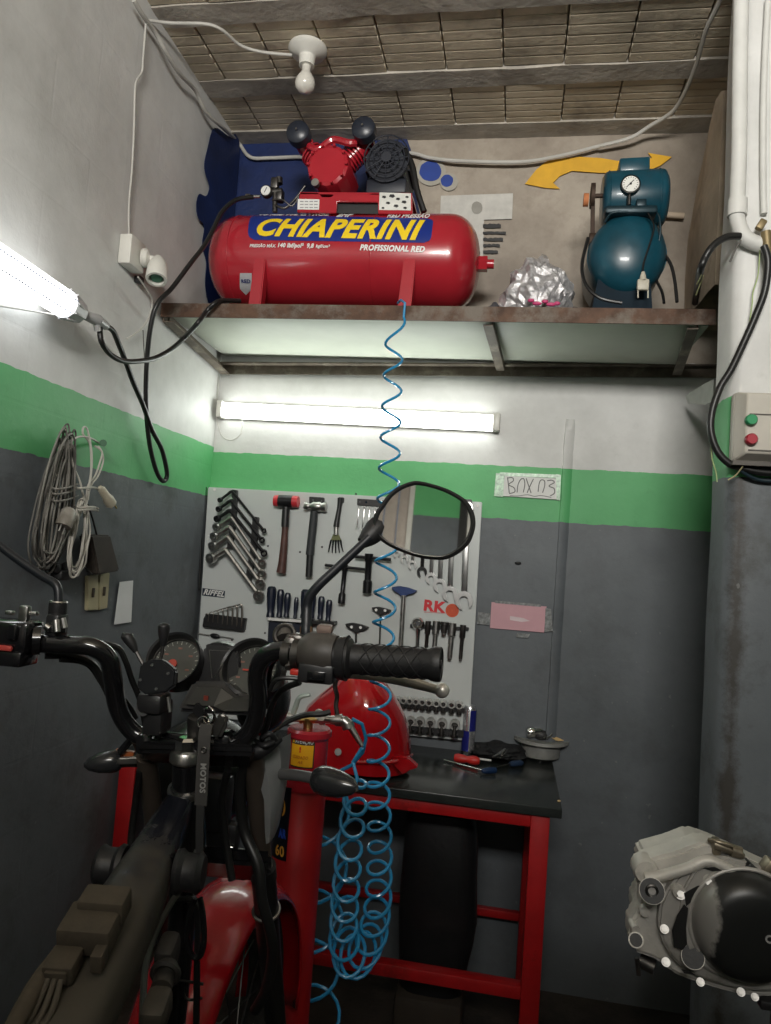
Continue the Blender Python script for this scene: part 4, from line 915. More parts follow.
for (x_, y_), m, w_, sh_, lab_, r in (((356.5, 628), M_plast, 12, (355, 672), 'black wing-handled T hex key lowest on the board, above the throttle grip', .0042), ((381, 611), M_plast, 10, (379.5, 648), 'black wing-handled T hex key behind the coiled blue hose', .0035), ((404, 591.5), mat('blue_tool_handle', (.012, .04, .16), .45), 13, (400.5, 650), 'T hex key with wide blue handle right of the coiled hose', .0095)):
    t = thing('t_handle_key', T(x_, y_, .03), lab_, 'hex key'); h_ = w_*.42
    q = [(x_-w_, y_-h_*.8), (x_-w_*.4, y_-h_), (x_+w_*.3, y_-h_*.7), (x_+w_, y_-h_*.1), (x_+w_*.6, y_+h_*.45), (x_+w_*.2, y_+h_*.6), (x_+w_*.1, y_+h_), (x_-w_*.2, y_+h_), (x_-w_*.4, y_+h_*.4), (x_-w_*.8, y_-h_*.1)]
    hd = MB().prism([T(a, b, .032) for a, b in q], (0, .030, 0), bev=.003).build('handle', m, t)
    if w_ < 13: MB().cyl(T(x_-5, y_-1, .034), T(x_-5, y_-1, .02), .006, seg=12).cyl(T(x_+4, y_-.5, .034), T(x_+4, y_-.5, .02), .006, seg=12).build('handle_rivets', M_wtext, hd)
    MB().cyl(T(x_-.3, y_+h_*.7, .031), T(*sh_, .031), r, seg=6 if r < .006 else 14).build('shaft', M_dsteel if r < .006 else M_steel, t)
# ---- screwdrivers
sd = [(271, 586, 617, 9.4, .2), (280, 589, 617, 7, 0), (287, 592.5, 617, 6.6, 0), (295.7, 597, 618, 4.6, 0), (304.8, 589, 618, 9, 0), (312, 593, 618, 7, 0), (320.8, 596, 619, 6.6, 0), (328.6, 599.5, 621, 6.2, 0)]
M_sdh = mat('navy_black_handle', (.010, .014, .030), .35, var=.3)
on = ['leftmost and thickest', 'second from the left', 'third from the left', 'slim fourth', 'fifth, tall and thick', 'sixth, behind the mirror stem', 'seventh', 'rightmost, shortest']
for i, (x_, y0, y1, wd, _q) in enumerate(sd):
    a, b = T(x_+1, y0, .038), T(x_-.8, y1, .038); d = (b-a); L = d.length; s = wd*.0021
    t = thing('screwdriver', b, 'screwdriver with dark navy handle in the board rack, '+on[i]+' of eight', 'screwdriver', 'screwdrivers in the board rack')
    MB().lathe([(0, 0), (s*.7, .002), (s, .012), (s*1.02, L*.3), (s*.9, L*.6), (s*.72, L*.82), (s*.85, L*.9), (s*.9, L), (0, L)], a, d, seg=12, cap=False).build('handle', M_sdh, t, ang=25)
    MB().cyl(b, b+d.normalized()*.085, .0035, seg=10).build('blade', M_chrome, t)
rk = thing('screwdriver_rack', T(300, 632, 0), 'dark rack with a white front edge holding the screwdrivers', 'tool rack')
MB().prism([T(267.5, 618.5, .062), T(334, 622, .062), T(334, 625, .062), T(267.5, 621.5, .062)], (0, .06, 0), bev=.001).build('shelf', M_plast, rk)
MB().prism([T(267.5, 617.5, .066), T(308, 620.3, .066), T(308, 623, .066), T(267.5, 620.2, .066)], (0, .003, 0)).build('front_edge', M_wtext, rk)
MB().prism([T(268.5, 622, .055), T(309, 625, .055), T(308, 650, .055), T(267, 648, .055)], (0, .05, 0), bev=.002).build('rack_box', mat('dark_navy_box', (.010, .014, .028), .45), rk)
# ---- hex key set
hk = thing('hex_key_holder', T(223, 625, 0), 'black holder carrying a fan of L-shaped hex keys', 'hex key holder')
MB().prism([T(203.5, 617.5, .03), T(206, 615, .03), T(245, 620, .03), T(243.5, 631.5, .03), T(202, 627, .03)], (0, .028, 0), bev=.003).build('holder_body', M_plast, hk)
MB().prism([T(205, 613.5, .022), T(246, 618.5, .022), T(245.5, 622, .022), T(205, 617, .022)], (0, .02, 0), bev=.002).build('holder_lip', M_plast, hk)
for i in range(8):
    x_ = 208.5+i*4.75; top = 613.5-i*1.35+(.6 if i > 5 else 0); bx = x_-3-i*1.15; r = .0016+i*.00034
    t = MB().tube([T(x_-.4, 625+i*.4, .026), T(x_, 618+i*.3, .032), T(x_+.2, top+2.2, .036), T(x_-.6, top+.4, .037), T(x_-2.2, top, .037), T(bx, top+1.4+i*.15, .037)], r, 6, 5).build('hex_key', mat('hex_key_steel', (.30, .28, .25), .35, .9))
    tag(t, 'L-shaped hex key in the black holder, '+['shortest', 'second shortest', 'third shortest', 'fourth shortest', 'fourth longest', 'third longest', 'second longest', 'longest'][i]+' of eight', 'hex key', 'hex keys in the holder')
t = thing('tap_wrench', T(215, 636, .01), 'slim tap wrench lying level on the board under the hex keys', 'wrench')
MB().tube([T(198.5, 633.5, .012), T(208, 635, .012), T(224, 637, .012), T(233.5, 639, .012)], .0025, 8, rads=[.0035, .0022, .0022, .0035]).build('handle_bar', M_steel, t)
MB().ball(T(215, 636, .012), .023, .008, .011, Matrix.Rotation(.1, 3, 'Y')).build('tap_head', MH, t)
# ---- ratchet rack
o = MB().prism([T(410, 624, .012), T(469, 627.5, .012), T(468.5, 631, .012), T(410, 628, .012)], (0, .014, 0), bev=.002).build('tool_rack', M_plast); tag(o, 'black rack bar under the red RK lettering', 'tool rack')
t = thing('ratchet', T(417.5, 624, .03), 'chrome ratchet handle with round head, leftmost under the RK lettering', 'ratchet')
MB().lathe([(0, -.014), (.020, -.014), (.026, -.006), (.026, .010), (0, .010)], T(418, 623.5, .020), (0, 1, 0), seg=24, cap=False).build('head', M_chrome, t)
MB().cyl(T(418, 623.5, .039), T(418, 623.5, .034), .010, seg=14).build('selector', MH, t)
MB().tube([T(418, 628, .020), T(417.5, 640, .020), T(417, 652, .020), T(416.5, 668, .020)], .010, 10, rads=[.012, .008, .010, .012]).build('handle', M_chrome, t)
for i, (x_, y0, y1, r, nm, lb, ct) in enumerate([(427.8, 621, 668, .0085, 'extension_bar', 'dark extension bar hanging second under the RK lettering', 'extension bar'), (436, 621, 668, .011, 'extension_bar', 'thicker steel extension bar hanging third under the RK lettering', 'extension bar'), (444.5, 622, 633, .014, 'universal_joint', 'short knuckle joint hanging between the extension bars', 'socket adapter'), (452, 623, 657.5, .0125, 'extension_bar', 'short thick steel extension bar, second from the right of the rack', 'extension bar'), (462.8, 625, 659, .009, 'extension_bar', 'slim extension bar at the right end of the ratchet rack', 'extension bar')]):
    t = thing(nm, T(x_, y0, .03), lb, ct); a, b = T(x_+.5, y0, .0205), T(x_-(y1-y0)*.07, y1, .0205); d = b-a; L = d.length
    MB().lathe([(0, 0), (r*1.35, 0), (r*1.35, L*.25 if L < .1 else .05), (r*.9, L*.3 if L < .1 else .056), (r*.85, L*.9), (r*.8, L), (0, L)], a, d, seg=16, cap=False).build('bar', M_steel if i in (1, 3) else M_dsteel, t)
    MB().box(b+d.normalized()*.004, (r*1.1,)*3, bev=.001).build('square_drive', M_dsteel, t)
# ---- sockets on two rails
def socket(x_, y_, r, h, label, group):
    a = T(x_, y_, .026); t = thing('socket', a, label, 'socket', group)
    c_ = a+V((0, -.004, h*.22))
    MB().lathe([(r*.70, -.010), (r*1.02, -.010), (r*1.06, -.004), (r*1.06, .012), (r*.70, .012), (r*.70, -.010)], c_, (0, 1, .25), seg=24, cap=False).build('socket_rim', mat('bright_socket_steel', (.60, .60, .58), .35, .45), t)
    MB().cyl(c_+V((0, .004, 0)), c_+V((0, .012, 0)), r*.72, seg=20).cyl(c_+V((0, .0, -r*.1)), c_+V((0, .0, -h*.78)), r*.42, r*.5, seg=14).lathe([(0, 0), (r*.8, 0), (r*.85, h*.16), (0, h*.16)], a+V((0, 0, -h*.55)), (0, 0, 1), seg=18, cap=False).build('socket_body', M_dsteel, t)
for rail, xs_, ys_, r, h, nm in ((0, [397.5, 403.5, 409.7, 416, 422.5, 429, 436.5, 443.5, 451.5, 459.3], 702, .0125, .045, 'upper'), (1, [400.5, 410.8, 420, 430.4, 442, 454.7], 723, .0185, .062, 'lower')):
    x0_, x1_ = 392, 466
    o = MB().prism([T(x0_, ys_-1.2+(4 if rail else 3), .020), T(x1_, ys_+4+(4 if rail else 3), .020), T(x1_, ys_+10+(5 if rail else 1), .020), T(x0_, ys_+4+(5 if rail else 1), .020)], (0, .02, 0), bev=.002).build('socket_rail', M_plast)
    tag(o, nm+' black socket rail at the bottom right of the tool board', 'tool rack')
    for i, x_ in enumerate(xs_):
        s = 1+(.035 if rail else .02)*(i-3)
        n_ = len(xs_)
        pos = ['first', 'second', 'third', 'fourth', 'fifth', 'sixth', 'seventh', 'eighth', 'ninth', 'tenth'][n_-1-i]
        socket(x_, ys_+(x_-400)*.095, r*s, h*s, 'steel socket on the '+nm+' rail, '+pos+' counted from the right end', 'sockets on the '+nm+' rail')
# ================================================================ workbench
ZD = .893
wb = thing('workbench', (-.57, 2.78, 0), 'red-framed workbench with a dark top against the back wall', 'workbench')
MB().box((-.573, 2.775, ZD-.015), (1.545, .60, .030), bev=.003).build('bench_top', mat('dark_green_black_bench_top', (.022, .026, .025), .22, var=.3, scale=6, dirt=(.05, .052, .046), dthr=.62), wb)
zb = ZD-.031
def leg(x_, y_): MB().box((x_, y_, zb/2), (.060, .050, zb), bev=.003).build('leg', M_redfr, wb)
xl, xr = -1.305, .134
for x_ in (xl, xr):
    for y_ in (2.515, 3.04): leg(x_, y_)
MB().box(((xl+xr)/2, 2.515, zb-.022), (xr-xl-.06, .046, .040), bev=.003).build('front_apron', M_redfr, wb)
MB().box(((xl+xr)/2, 3.04, zb-.022), (xr-xl-.06, .046, .040), bev=.003).build('rear_apron', M_redfr, wb)
MB().box((xr, 2.78, zb-.022), (.046, .475, .040), bev=.003).build('side_apron', M_redfr, wb)
MB().box(((xl+xr)/2, 2.515, .302), (xr-xl-.06, .046, .040), bev=.003).build('front_stretcher', M_redfr, wb)
MB().box(((xl+xr)/2, 3.04, .295), (xr-xl-.06, .030, .030), bev=.003).build('rear_stretcher', M_redfr, wb)
# black motorcycle seat standing on end under the bench
w = MB(); rows = []
sil = [(810, 410, 474), (818, 407, 478), (840, 405, 479), (865, 403, 478), (890, 401, 478), (912, 400, 478), (935, 400, 474), (960, 400, 468), (985, 401, 462)]
for y_, xa_, xb_ in sil:
    a, b = P(xa_, y_, 2.76), P(xb_, y_, 2.76); c = (a+b)/2; hw = (b.x-a.x)/2; row = []
    for k in range(20):
        an = 2*PI*k/20; ca, sa = math.cos(an), math.sin(an)
        row.append(V((c.x+hw*math.copysign(abs(ca)**.6, ca), c.y+.075*math.copysign(abs(sa)**.7, sa)-.03*math.sin((y_-810)/175*PI), c.z)))
    rows.append(row)
w.grid(rows, closed_u=True); w.faces(rows[0], [tuple(range(20))]); w.faces(rows[-1], [tuple(range(20))])
seat = w.build('bike_saddle', mat('black_vinyl', (.010, .010, .011), .35, bump=.15, bscale=20), bevel=0)
tag(seat, 'black motorcycle saddle standing on end under the workbench', 'saddle')
zlow = seat.location.z
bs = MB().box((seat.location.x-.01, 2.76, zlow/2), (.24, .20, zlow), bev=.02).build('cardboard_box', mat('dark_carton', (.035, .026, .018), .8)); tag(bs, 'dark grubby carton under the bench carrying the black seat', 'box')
q = PZ(431, 993, .006); o = MB().prism([q+V((-.02, -.01, 0)), q+V((.018, -.018, 0)), q+V((.024, .015, 0)), q+V((-.012, .022, 0))], (0, 0, .003)).build('paper_scrap', M_paper); tag(o, 'tiny white paper scrap on the floor under the workbench', 'paper')
# ================================================================ things on the bench
# -- red fuel tank resting on the bench
def tankrow(y_, xs_):   # silhouettes -> rounded section
    return y_
sil = [(668.5, 350, 368), (670, 346, 374), (674, 343, 380), (680, 339, 386), (686, 334, 390), (694, 325, 396), (702, 316, 401), (711, 307, 405.5), (722, 302, 409), (735, 299, 411), (748, 297, 411.5), (763, 297, 411)]
def tprof(u):
    return (1-((u-.3)/1.3)**2)**.62 if u < .3 else max(0, 1-((u-.3)/.7)**2)**.5
w = MB(); rows = []
for i, (y_, xa_, xb_) in enumerate(sil):
    Yc = 2.66; a, b = P(xa_, y_, Yc), P(xb_, y_, Yc); c = (a+b)/2; hw = (b.x-a.x)/2
    dpt = .15*math.sin(min(1, (i+1.0)/8)*PI/2); row = []
    for k in range(25):
        u = -math.cos(PI*k/24); row.append(V((c.x+hw*u, c.y-dpt*tprof(u), c.z)))
    for k in range(1, 12):
        u = math.cos(PI*k/12); row.append(V((c.x+hw*u, c.y+dpt*.6*math.sin(PI*k/12), c.z)))
    rows.append(row)
w.grid(rows, closed_u=True); w.faces(rows[0], [tuple(range(36))]); w.faces(rows[-1], [tuple(range(36))])
ft = w.build('fuel_tank', M_redgl, ang=60)
z0 = min((ft.matrix_world @ v.co).z for v in ft.data.vertices)
ft.location.z = ZD+.016; WL[ft.name].z = ZD+.016
tag(ft, 'glossy red motorcycle fuel tank standing on end on the workbench', 'fuel tank')
MB().tube([P(352, 762, 2.50), P(372, 762, 2.495), P(392, 762, 2.50), P(406, 759, 2.55), P(412, 755, 2.64)], .006, 8).build('tank_flange', M_redgl, ft)
w = MB().prism([P(392, 757, 2.52), P(408, 759, 2.50), P(418, 768, 2.50), P(408, 771, 2.50), P(402, 775, 2.50), P(394, 766, 2.52)], (0, .03, .004), bev=.004); w.build('mounting_tab', M_redgl, ft)
MB().cyl(P(338, 752, 2.50), P(338, 752, 2.53), .012, seg=18).build('tank_fitting', M_dsteel, ft)
# -- energy drink can
cb = PZ(467.5, 752, ZD); cb = V((cb.x, cb.y, ZD)); kk = .171/1.0
kx = P(467.5, 705, cb.y).z-ZD
cn = thing('drink_can', cb, 'slim blue and silver drink can standing at the right corner of the tool board', 'can')
MB().lathe([(0, .002), (.020, 0), (.0265, .008), (.0265, kx-.014), (.022, kx-.002), (.021, kx), (.019, kx-.003), (0, kx-.003)], cb, (0, 0, 1), seg=32, cap=False).build('can_body', mat('silver_can', (.62, .63, .66), .25, .8, var=.05), cn)
M_canb = mat('metallic_can_blue', (.03, .035, .30), .25, .5, var=.1)
def canq(a0, a1, z0_, z1_):
    rows = []
    for j in range(2):
        rows.append([cb+V((math.cos(a0+(a1-a0)*k/12)*.0268, math.sin(a0+(a1-a0)*k/12)*.0268, z0_+(z1_-z0_)*j)) for k in range(13)])
    return rows
w = MB().grid(canq(-1.45, 0.1, kx*.47, kx-.016)).grid(canq(-3.1, -1.45, .008, kx*.47)).grid(canq(.1, 1.6, .008, kx*.47)).grid(canq(1.6, 3.1, kx*.47, kx-.016)); w.build('blue_pattern', M_canb, cn)
# -- red-handled screwdriver
def onD(px, py, h=0): return PZ(px, py, ZD+h)
t = thing('screwdriver', onD(468, 760), 'red screwdriver with black band lying on the bench in front of the can', 'screwdriver')
MB().lathe([(0, 0), (.013, .002), (.017, .015), (.015, .04), (.012, .05), (.016, .065), (.017, .085), (.010, .098), (0, .1)], onD(454, 757.5, .018), onD(478, 761, .018)-onD(454, 757.5, .018), seg=14, cap=False).build('handle', mat('red_tool_handle', (.50, .02, .015), .4), t)
MB().cyl(onD(464, 757, .0185), onD(469, 758, .0185), .0176, seg=16).build('black_band', M_plast, t)
MB().cyl(onD(477, 758.5, .017), onD(491, 760.5, .012), .004, seg=10).build('blade', M_wtext, t)
t = thing('screwdriver', onD(480, 768), 'long thin screwdriver with dark blue handle lying nearest the bench edge', 'screwdriver')
MB().cyl(onD(444, 760, .005), onD(484, 771, .010), .0036, seg=10).build('blade', M_chrome, t)
MB().lathe([(0, 0), (.007, 0), (.010, .01), (.012, .03), (.011, .055), (0, .06)], onD(482, 771, .012), onD(498, 770, .014)-onD(482, 771, .012), seg=12, cap=False).build('handle', mat('dark_blue_handle', (.008, .03, .09), .4), t)
t = thing('screwdriver', onD(517, 763), 'dark screwdriver with blue handle half lost among black parts', 'screwdriver')
MB().lathe([(0, 0), (.008, 0), (.011, .01), (.012, .05), (.008, .06), (0, .062)], onD(510, 764, .012), onD(526, 762.5, .012)-onD(510, 764, .012), seg=12, cap=False).build('handle', mat('dull_blue_handle', (.02, .04, .085), .4), t)
MB().cyl(onD(497, 767, .01), onD(510, 764, .012), .003, seg=8).build('blade', M_dsteel, t)
# -- heap of black cloth, pliers, round lid
c = onD(499, 757); o = crumple((c.x, c.y, ZD+.022), (.10, .085, .030), mat('oily_black_cloth', (.010, .010, .011), .75, bump=.3), 'oily_rag', 21, .3, fr=4, flat=False); o.location.z = ZD+.001
tag(o, 'oily black rag heaped on the bench between the can and the hub', 'rag')
t = thing('pliers', onD(501, 755), 'steel pliers lying open on the black rag', 'pliers')
MB().tube([onD(493, 757, .056), onD(499, 754.5, .06), onD(505, 749, .064)], .005, 8, rads=[.003, .007, .004]).build('jaw', M_steel, t)
MB().tube([onD(499, 754.5, .058), onD(504, 755, .058), onD(508, 750, .06)], .0035, 8).build('handle', M_dsteel, t)
c = onD(495, 746); o = MB().lathe([(0, .004), (.050, .004), (.062, .010), (.060, .014), (0, .012)], (c.x, c.y-.04, ZD+.040), (0, .15, 1), seg=32, cap=False).build('round_cover', M_dsteel); tag(o, 'round dark metal lid behind the black rag', 'lid'); o.location.z = ZD+.001
o = MB().box(P(503.5, 742, c.y+.02), (.026, .012, .034), Matrix.Rotation(.5, 3, 'Y'), bev=.004).build('metal_clip', M_aged); o.location.z = ZD+.052; tag(o, 'small cream-coloured fitting standing on the round lid', 'fitting')
# -- wheel hub with flange and things on it
c = onD(540, 757); hz = ZD
hb = thing('wheel_hub', (c.x, c.y, hz), 'grey flanged wheel hub standing at the right end of the bench', 'hub')
top = P(541, 737, c.y).z-ZD
MB().lathe([(0, top-.012), (.035, top-.012), (.088, top-.006), (.108, top-.002), (.110, top-.014), (.080, top-.022), (.078, top-.070), (.066, top-.078), (0, top-.078)], (c.x, c.y, ZD), (0, 0, 1), seg=40, cap=False).build('hub_shell', mat('grey_cast_alloy', (.27, .27, .255), .55, .25, var=.25), hb)
for k in range(6): a = PI/6+2*PI*k/6; MB().cyl((c.x+.055*math.cos(a), c.y+.055*math.sin(a), ZD), (c.x+.055*math.cos(a), c.y+.055*math.sin(a), ZD+top-.07), .007, seg=12).build('stud', M_steel, hb)
w = MB()
for k in range(10): a = 2*PI*k/10; w.box((c.x+.079*math.cos(a), c.y+.079*math.sin(a), ZD+top-.045), (.008, .008, .045), Matrix.Rotation(a, 3, 'Z'))
w.bm.free()
def onH(px, py, dy=0): q_ = P(px, 737, c.y); return V((q_.x, c.y+dy, ZD+top-.003+max(0, (740-py))*.0019))
t = MB().lathe([(0, 0), (.016, 0), (.022, .008), (.022, .03), (.014, .034), (.014, .06), (0, .06)], onH(526, 729, -.03), (1, .3, .15), seg=18, cap=False).build('bearing_sleeve', M_chrome); tag(t, 'shiny bearing sleeve lying on the flanged hub', 'bearing')
t = MB().ball(onH(541, 733, .0), .036, .03, .024).box(onH(536, 732, .02), (.04, .04, .02), Matrix.Rotation(.4, 3, 'Z'), bev=.006).build('black_fitting', mat('dull_black_fitting', (.03, .03, .03), .5)); tag(t, 'lump of black parts heaped on the middle of the hub', 'spare part')
t = MB().tube([onH(540, 727, -.02), onH(543, 732, -.02), onH(544, 736, -.03)], .0035).tube([onH(552, 727, -.02), onH(549, 732, -.03), onH(546, 735, -.04)], .0035).build('bolt_pair', M_steel); tag(t, 'pair of thin bright pins leaning on the hub', 'pin')
w = MB(); c0 = onH(552, 736, -.02); c1 = onH(574, 737, 0)
w.prism([onH(549, 734, -.02), onH(560, 733, 0), onH(575, 737, 0), onH(566, 739.5, -.01), onH(558, 743, -.03), onH(555, 739, -.03)], (0, .006, .006), bev=.002)
tag(w.build('wooden_wedge', mat('straw_wood', (.60, .42, .20), .7, var=.2, scale=40)), 'pale straw-coloured pointed wedge on the right of the hub', 'wedge')
tag(MB().ball(onD(559, 801, .003), .006, .005, .003, seg=8, rings=6).build('wood_chip', MC['straw_wood']), 'tiny pale chip near the right front corner of the bench', 'chip')
# ================================================================ tall red air cylinder with fittings
Yc = 1.83
tz = P(309, 727, Yc); cx = P(310, 727, Yc).x
cyl_ = thing('air_cylinder', (cx, Yc, 0), 'tall red cylinder with yellow ATENÇÃO label standing behind the fork', 'air cylinder')
zt2 = P(309, 728, Yc).z; zs = P(309, 788, Yc).z
lx = cx-.016
MB().lathe([(0, zt2), (.050, zt2+.002), (.056, zt2-.004), (.056, zt2-.016), (.049, zt2-.024), (.0485, zs), (0, zs)], (cx, Yc, 0), (0, 0, 1), seg=48, cap=False).build('upper_body', M_red, cyl_)
lb_ = MB().lathe([(0, zs+.004), (.058, zs+.003), (.063, zs-.004), (.063, .01), (.066, 0), (0, 0)], (lx, Yc+.02, 0), (0, 0, 1), seg=48, cap=False).build('lower_body', M_redfr, cyl_)
def cyl_patch(ox, oy, R_, a0, a1, z0_, z1_, name, m, parent, n=14, lift=.001):
    return MB().grid([[V((ox+math.cos(a0+(a1-a0)*k/n)*(R_+lift), oy+math.sin(a0+(a1-a0)*k/n)*(R_+lift), z)) for k in range(n+1)] for z in (z0_, z1_)]).build(name, m, parent)
ub = [o for o in COL.objects if o.name == 'upper_body'][0]
def ang_of(px, py, ox, oy, R_):
    d = ray(px, py); A = d.x**2+d.y**2; o_ = CAM-V((ox, oy, 0)); B = 2*(d.x*o_.x+d.y*o_.y); C_ = o_.x**2+o_.y**2-R_*R_
    t = (-B-math.sqrt(max(0, B*B-4*A*C_)))/(2*A); p = CAM+d*t; return math.atan2(p.y-oy, p.x-ox), p.z
a0, _1 = ang_of(292, 745, cx, Yc, .049); a1, _2 = ang_of(315, 745, cx, Yc, .049)
_3, zy0 = ang_of(302, 745, cx, Yc, .049); _3, zy1 = ang_of(302, 767, cx, Yc, .049); _3, zk0 = ang_of(302, 737.5, cx, Yc, .049)
cyl_patch(cx, Yc, .0487, a0, a1, zy1-.003, zk0, 'black_label', M_ktext, ub)
yl = cyl_patch(cx, Yc, .0487, a0+.04, a1-.06, zy1, zy0, 'yellow_label', M_ylab, ub, lift=.0016)
def wrap_text(s, ox, oy, R_, a0, a1, z, size, m, name, parent, bold=.02, shear=0, lift=.002):
    mb = text_mb(s, size, .0004, bold*size, shear, 'LEFT'); xs_ = [v.co.x for v in mb.bm.verts]; lo, hi = min(xs_), max(xs_)
    mb.warp(lambda c_: V((ox+math.cos(a0+(a1-a0)*(c_.x-lo)/(hi-lo))*(R_+lift+c_.z), oy+math.sin(a0+(a1-a0)*(c_.x-lo)/(hi-lo))*(R_+lift+c_.z), z+c_.y)))
    return mb.build(name, m, parent, smooth=False)
wrap_text('ATENÇÃO', cx, Yc, .0487, a0+.28, a1-.10, (zy0+zk0)/2-.001, .0165, M_wtext, 'warning_lettering', ub, .0)
tri = [(a0+.08, (zy0+zk0)/2-.006), (a0+.24, (zy0+zk0)/2-.006), (a0+.16, (zy0+zk0)/2+.006)]
MB().prism([V((cx+math.cos(a)*.0502, Yc+math.sin(a)*.0502, z)) for a, z in tri], (0, -.0006, 0)).build('warning_triangle', M_yel, ub, smooth=False)
am = (a0+a1)/2; M_fad = mat('faded_brown_print', (.45, .10, .01), .5)
wrap_text('!', cx, Yc, .0487, am-.1, am-.02, zy0-.012, .018, mat('red_print', (.6, .02, .01), .5), 'exclamation_mark', ub, .03, lift=.003)
wrap_text('CUIDADO', cx, Yc, .0487, a0+.2, a1-.3, zy0-.030, .010, M_fad, 'label_print', ub, .0, .2, .003)
wrap_text('AR', cx, Yc, .0487, am-.15, am+.1, zy0-.042, .009, M_fad, 'label_print', ub, .0, .2, .003)
# black sticker with crescent, letters and 60 on the lower body
b0, z_ = ang_of(277, 800, lx, Yc+.02, .063); b1, z_ = ang_of(291, 800, lx, Yc+.02, .063)
_q, sz0 = ang_of(284, 786, lx, Yc+.02, .063); _q, sz1 = ang_of(284, 861, lx, Yc+.02, .063)
cyl_patch(lx, Yc+.02, .063, b0-.35, b1, sz1, sz0, 'black_sticker', mat('navy_black_sticker', (.004, .006, .012), .3), lb_)
bm0 = (b0+b1)/2
def pt_(a, z): return V((lx+math.cos(a)*.0650, Yc+.02+math.sin(a)*.0650, z))
cr = [pt_(bm0+x_*.012+.10, sz0-(y_-790)*.00232) for x_, y_ in [(-1, 803), (4, 806), (8, 811), (8, 815), (4, 819), (-3, 821), (1, 815), (2, 810)]]
MB().prism(cr, (0, -.0006, 0)).build('orange_crescent', mat('orange_print', (.75, .38, .05), .5), lb_, smooth=False)
wrap_text('AR', lx, Yc+.02, .063, bm0-.02, b1-.06, sz0-.113, .030, mat('blue_print', (.02, .08, .55), .5), 'blue_lettering', lb_, .03, -.1, .003)
wrap_text('60', lx, Yc+.02, .063, bm0-.12, b1-.10, sz0-.155, .034, MC['orange_print'], 'orange_lettering', lb_, .02, -.1, .003)
# brass tee, valve lever, couplings on top
M_brass = mat('brass', (0, 0, 0))
def C_(px, py, dy=0): return P(px, py, Yc+dy)
MB().cyl(C_(308, 728), C_(308, 718), .012, seg=16).cyl(C_(300, 719.5), C_(318, 719), .011, seg=6).build('brass_tee', M_brass, cyl_)
w = MB().cyl(C_(289, 717), C_(302, 718), .011, seg=14).cyl(C_(286, 716, -.02), C_(293, 717, -.02), .012, seg=10).cyl(C_(316, 719), C_(333, 720), .010, seg=14).cyl(C_(320, 719.5), C_(325, 719.7), .014, seg=6).ball(C_(319, 713), .012, .010, .010)
w.build('ball_valve', M_steel, cyl_)
MB().tube([C_(293, 714, -.02), C_(296, 706, -.025), C_(298.5, 699, -.03), C_(303, 696, -.03), C_(310, 695, -.03)], .006, 8, rads=[.007, .007, .006, .006, .0045]).build('valve_lever', mat('pale_green_lever', (.40, .46, .42), .4, .3), cyl_)
w = MB().cyl(C_(331, 720), C_(345, 720.5), .011, seg=16).cyl(C_(336, 720), C_(342, 720.3), .015, seg=16).cyl(C_(343, 720), C_(350, 726), .013, seg=16).cyl(C_(347, 723), C_(349, 728), .016, seg=16).cyl(C_(350, 726), C_(362, 746), .0085, .006, seg=14)
w.build('quick_coupling', M_steel, cyl_)
MB().tube([C_(338, 718), C_(336, 706), C_(337, 696), C_(335, 686, -.02), C_(337, 675, -.05)], .006, 8).build('small_pipe', M_dsteel, cyl_)
MB().tube([C_(330, 712, -.05), C_(322, 714, -.06), C_(305, 715, -.08), C_(290, 720, -.12), C_(276, 728, -.16), C_(262, 738, -.2)], .0075, 8).build('black_lead', M_cord, cyl_)
# ================================================================ blue coil hose
def coil(path, turns, name, label, seg=8, r=.0042):
    """path: (px,py,Y,half width px,height px of a loop,ccw) keyed control points; one helix along them"""
    pts = []; N = len(path)-1; ph = 0; prev = None
    tot = 0
    for i in range(N):
        a, b = path[i], path[i+1]; tn = turns[i]; n = max(4, int(tn*16))
        for k in range(n):
            t = k/n; cx_, cy_, Yy, hw, dp = [a[j]+(b[j]-a[j])*t for j in range(5)]
            p = P(cx_, cy_, Yy); s = Yy/F
            q = p+V((math.sin(ph)*hw*s, -math.cos(ph)*dp*s, -math.cos(ph)*dp*s*.15)); pts.append(q); ph += 2*PI*tn/n
    cx_, cy_, Yy, hw, dp = path[-1]; pts.append(P(cx_, cy_, Yy))
    return pts
def coilx(path, turns):
    """like coil() but each loop is seen as an ellipse: hw across, eh high, tilt"""
    pts = []; ph = 0
    for i in range(len(path)-1):
        a, b = path[i], path[i+1]; tn = turns[i]; n = max(4, int(tn*16))
        for k in range(n):
            t = k/n; cx_, cy_, Yy, hw, eh = [a[j]+(b[j]-a[j])*t for j in range(5)]
            s = Yy/F; p = P(cx_, cy_, Yy)
            rr = hw*s; tlt = eh*s
            pts.append(p+V((math.sin(ph)*rr, math.cos(ph)*rr, math.cos(ph)*tlt))); ph += 2*PI*tn/n
    pts.append(P(*path[-1][:3])); return pts
start = [P(398, 303, 2.52), P(401, 300, 2.49), P(405, 303, 2.47)]
A = coilx([(398, 312, 2.46, 8, 3), (394, 345, 2.46, 9, 3), (391, 420, 2.44, 10, 2), (388, 500, 2.42, 11, 2), (385, 600, 2.36, 11, 2), (380, 700, 2.26, 10.5, 2), (378, 775, 2.12, 11, 3), (380, 850, 2.0, 11.5, 6), (378, 905, 1.94, 12.5, 8), (372, 938, 1.92, 14, 10), (361, 955, 1.90, 15, 14), (349, 957, 1.88, 14, 14), (343, 938, 1.87, 13, 12), (345, 900, 1.86, 13, 10), (349, 850, 1.85, 12.5, 10), (355, 800, 1.84, 12, 9), (357, 778, 1.83, 8, 4)],
          [.75, 2.4, 2.6, 3.2, 3.4, 2.9, 3.6, 2.7, 2.0, 1.6, 1.2, 1.3, 2.1, 2.5, 2.3, 1.0])
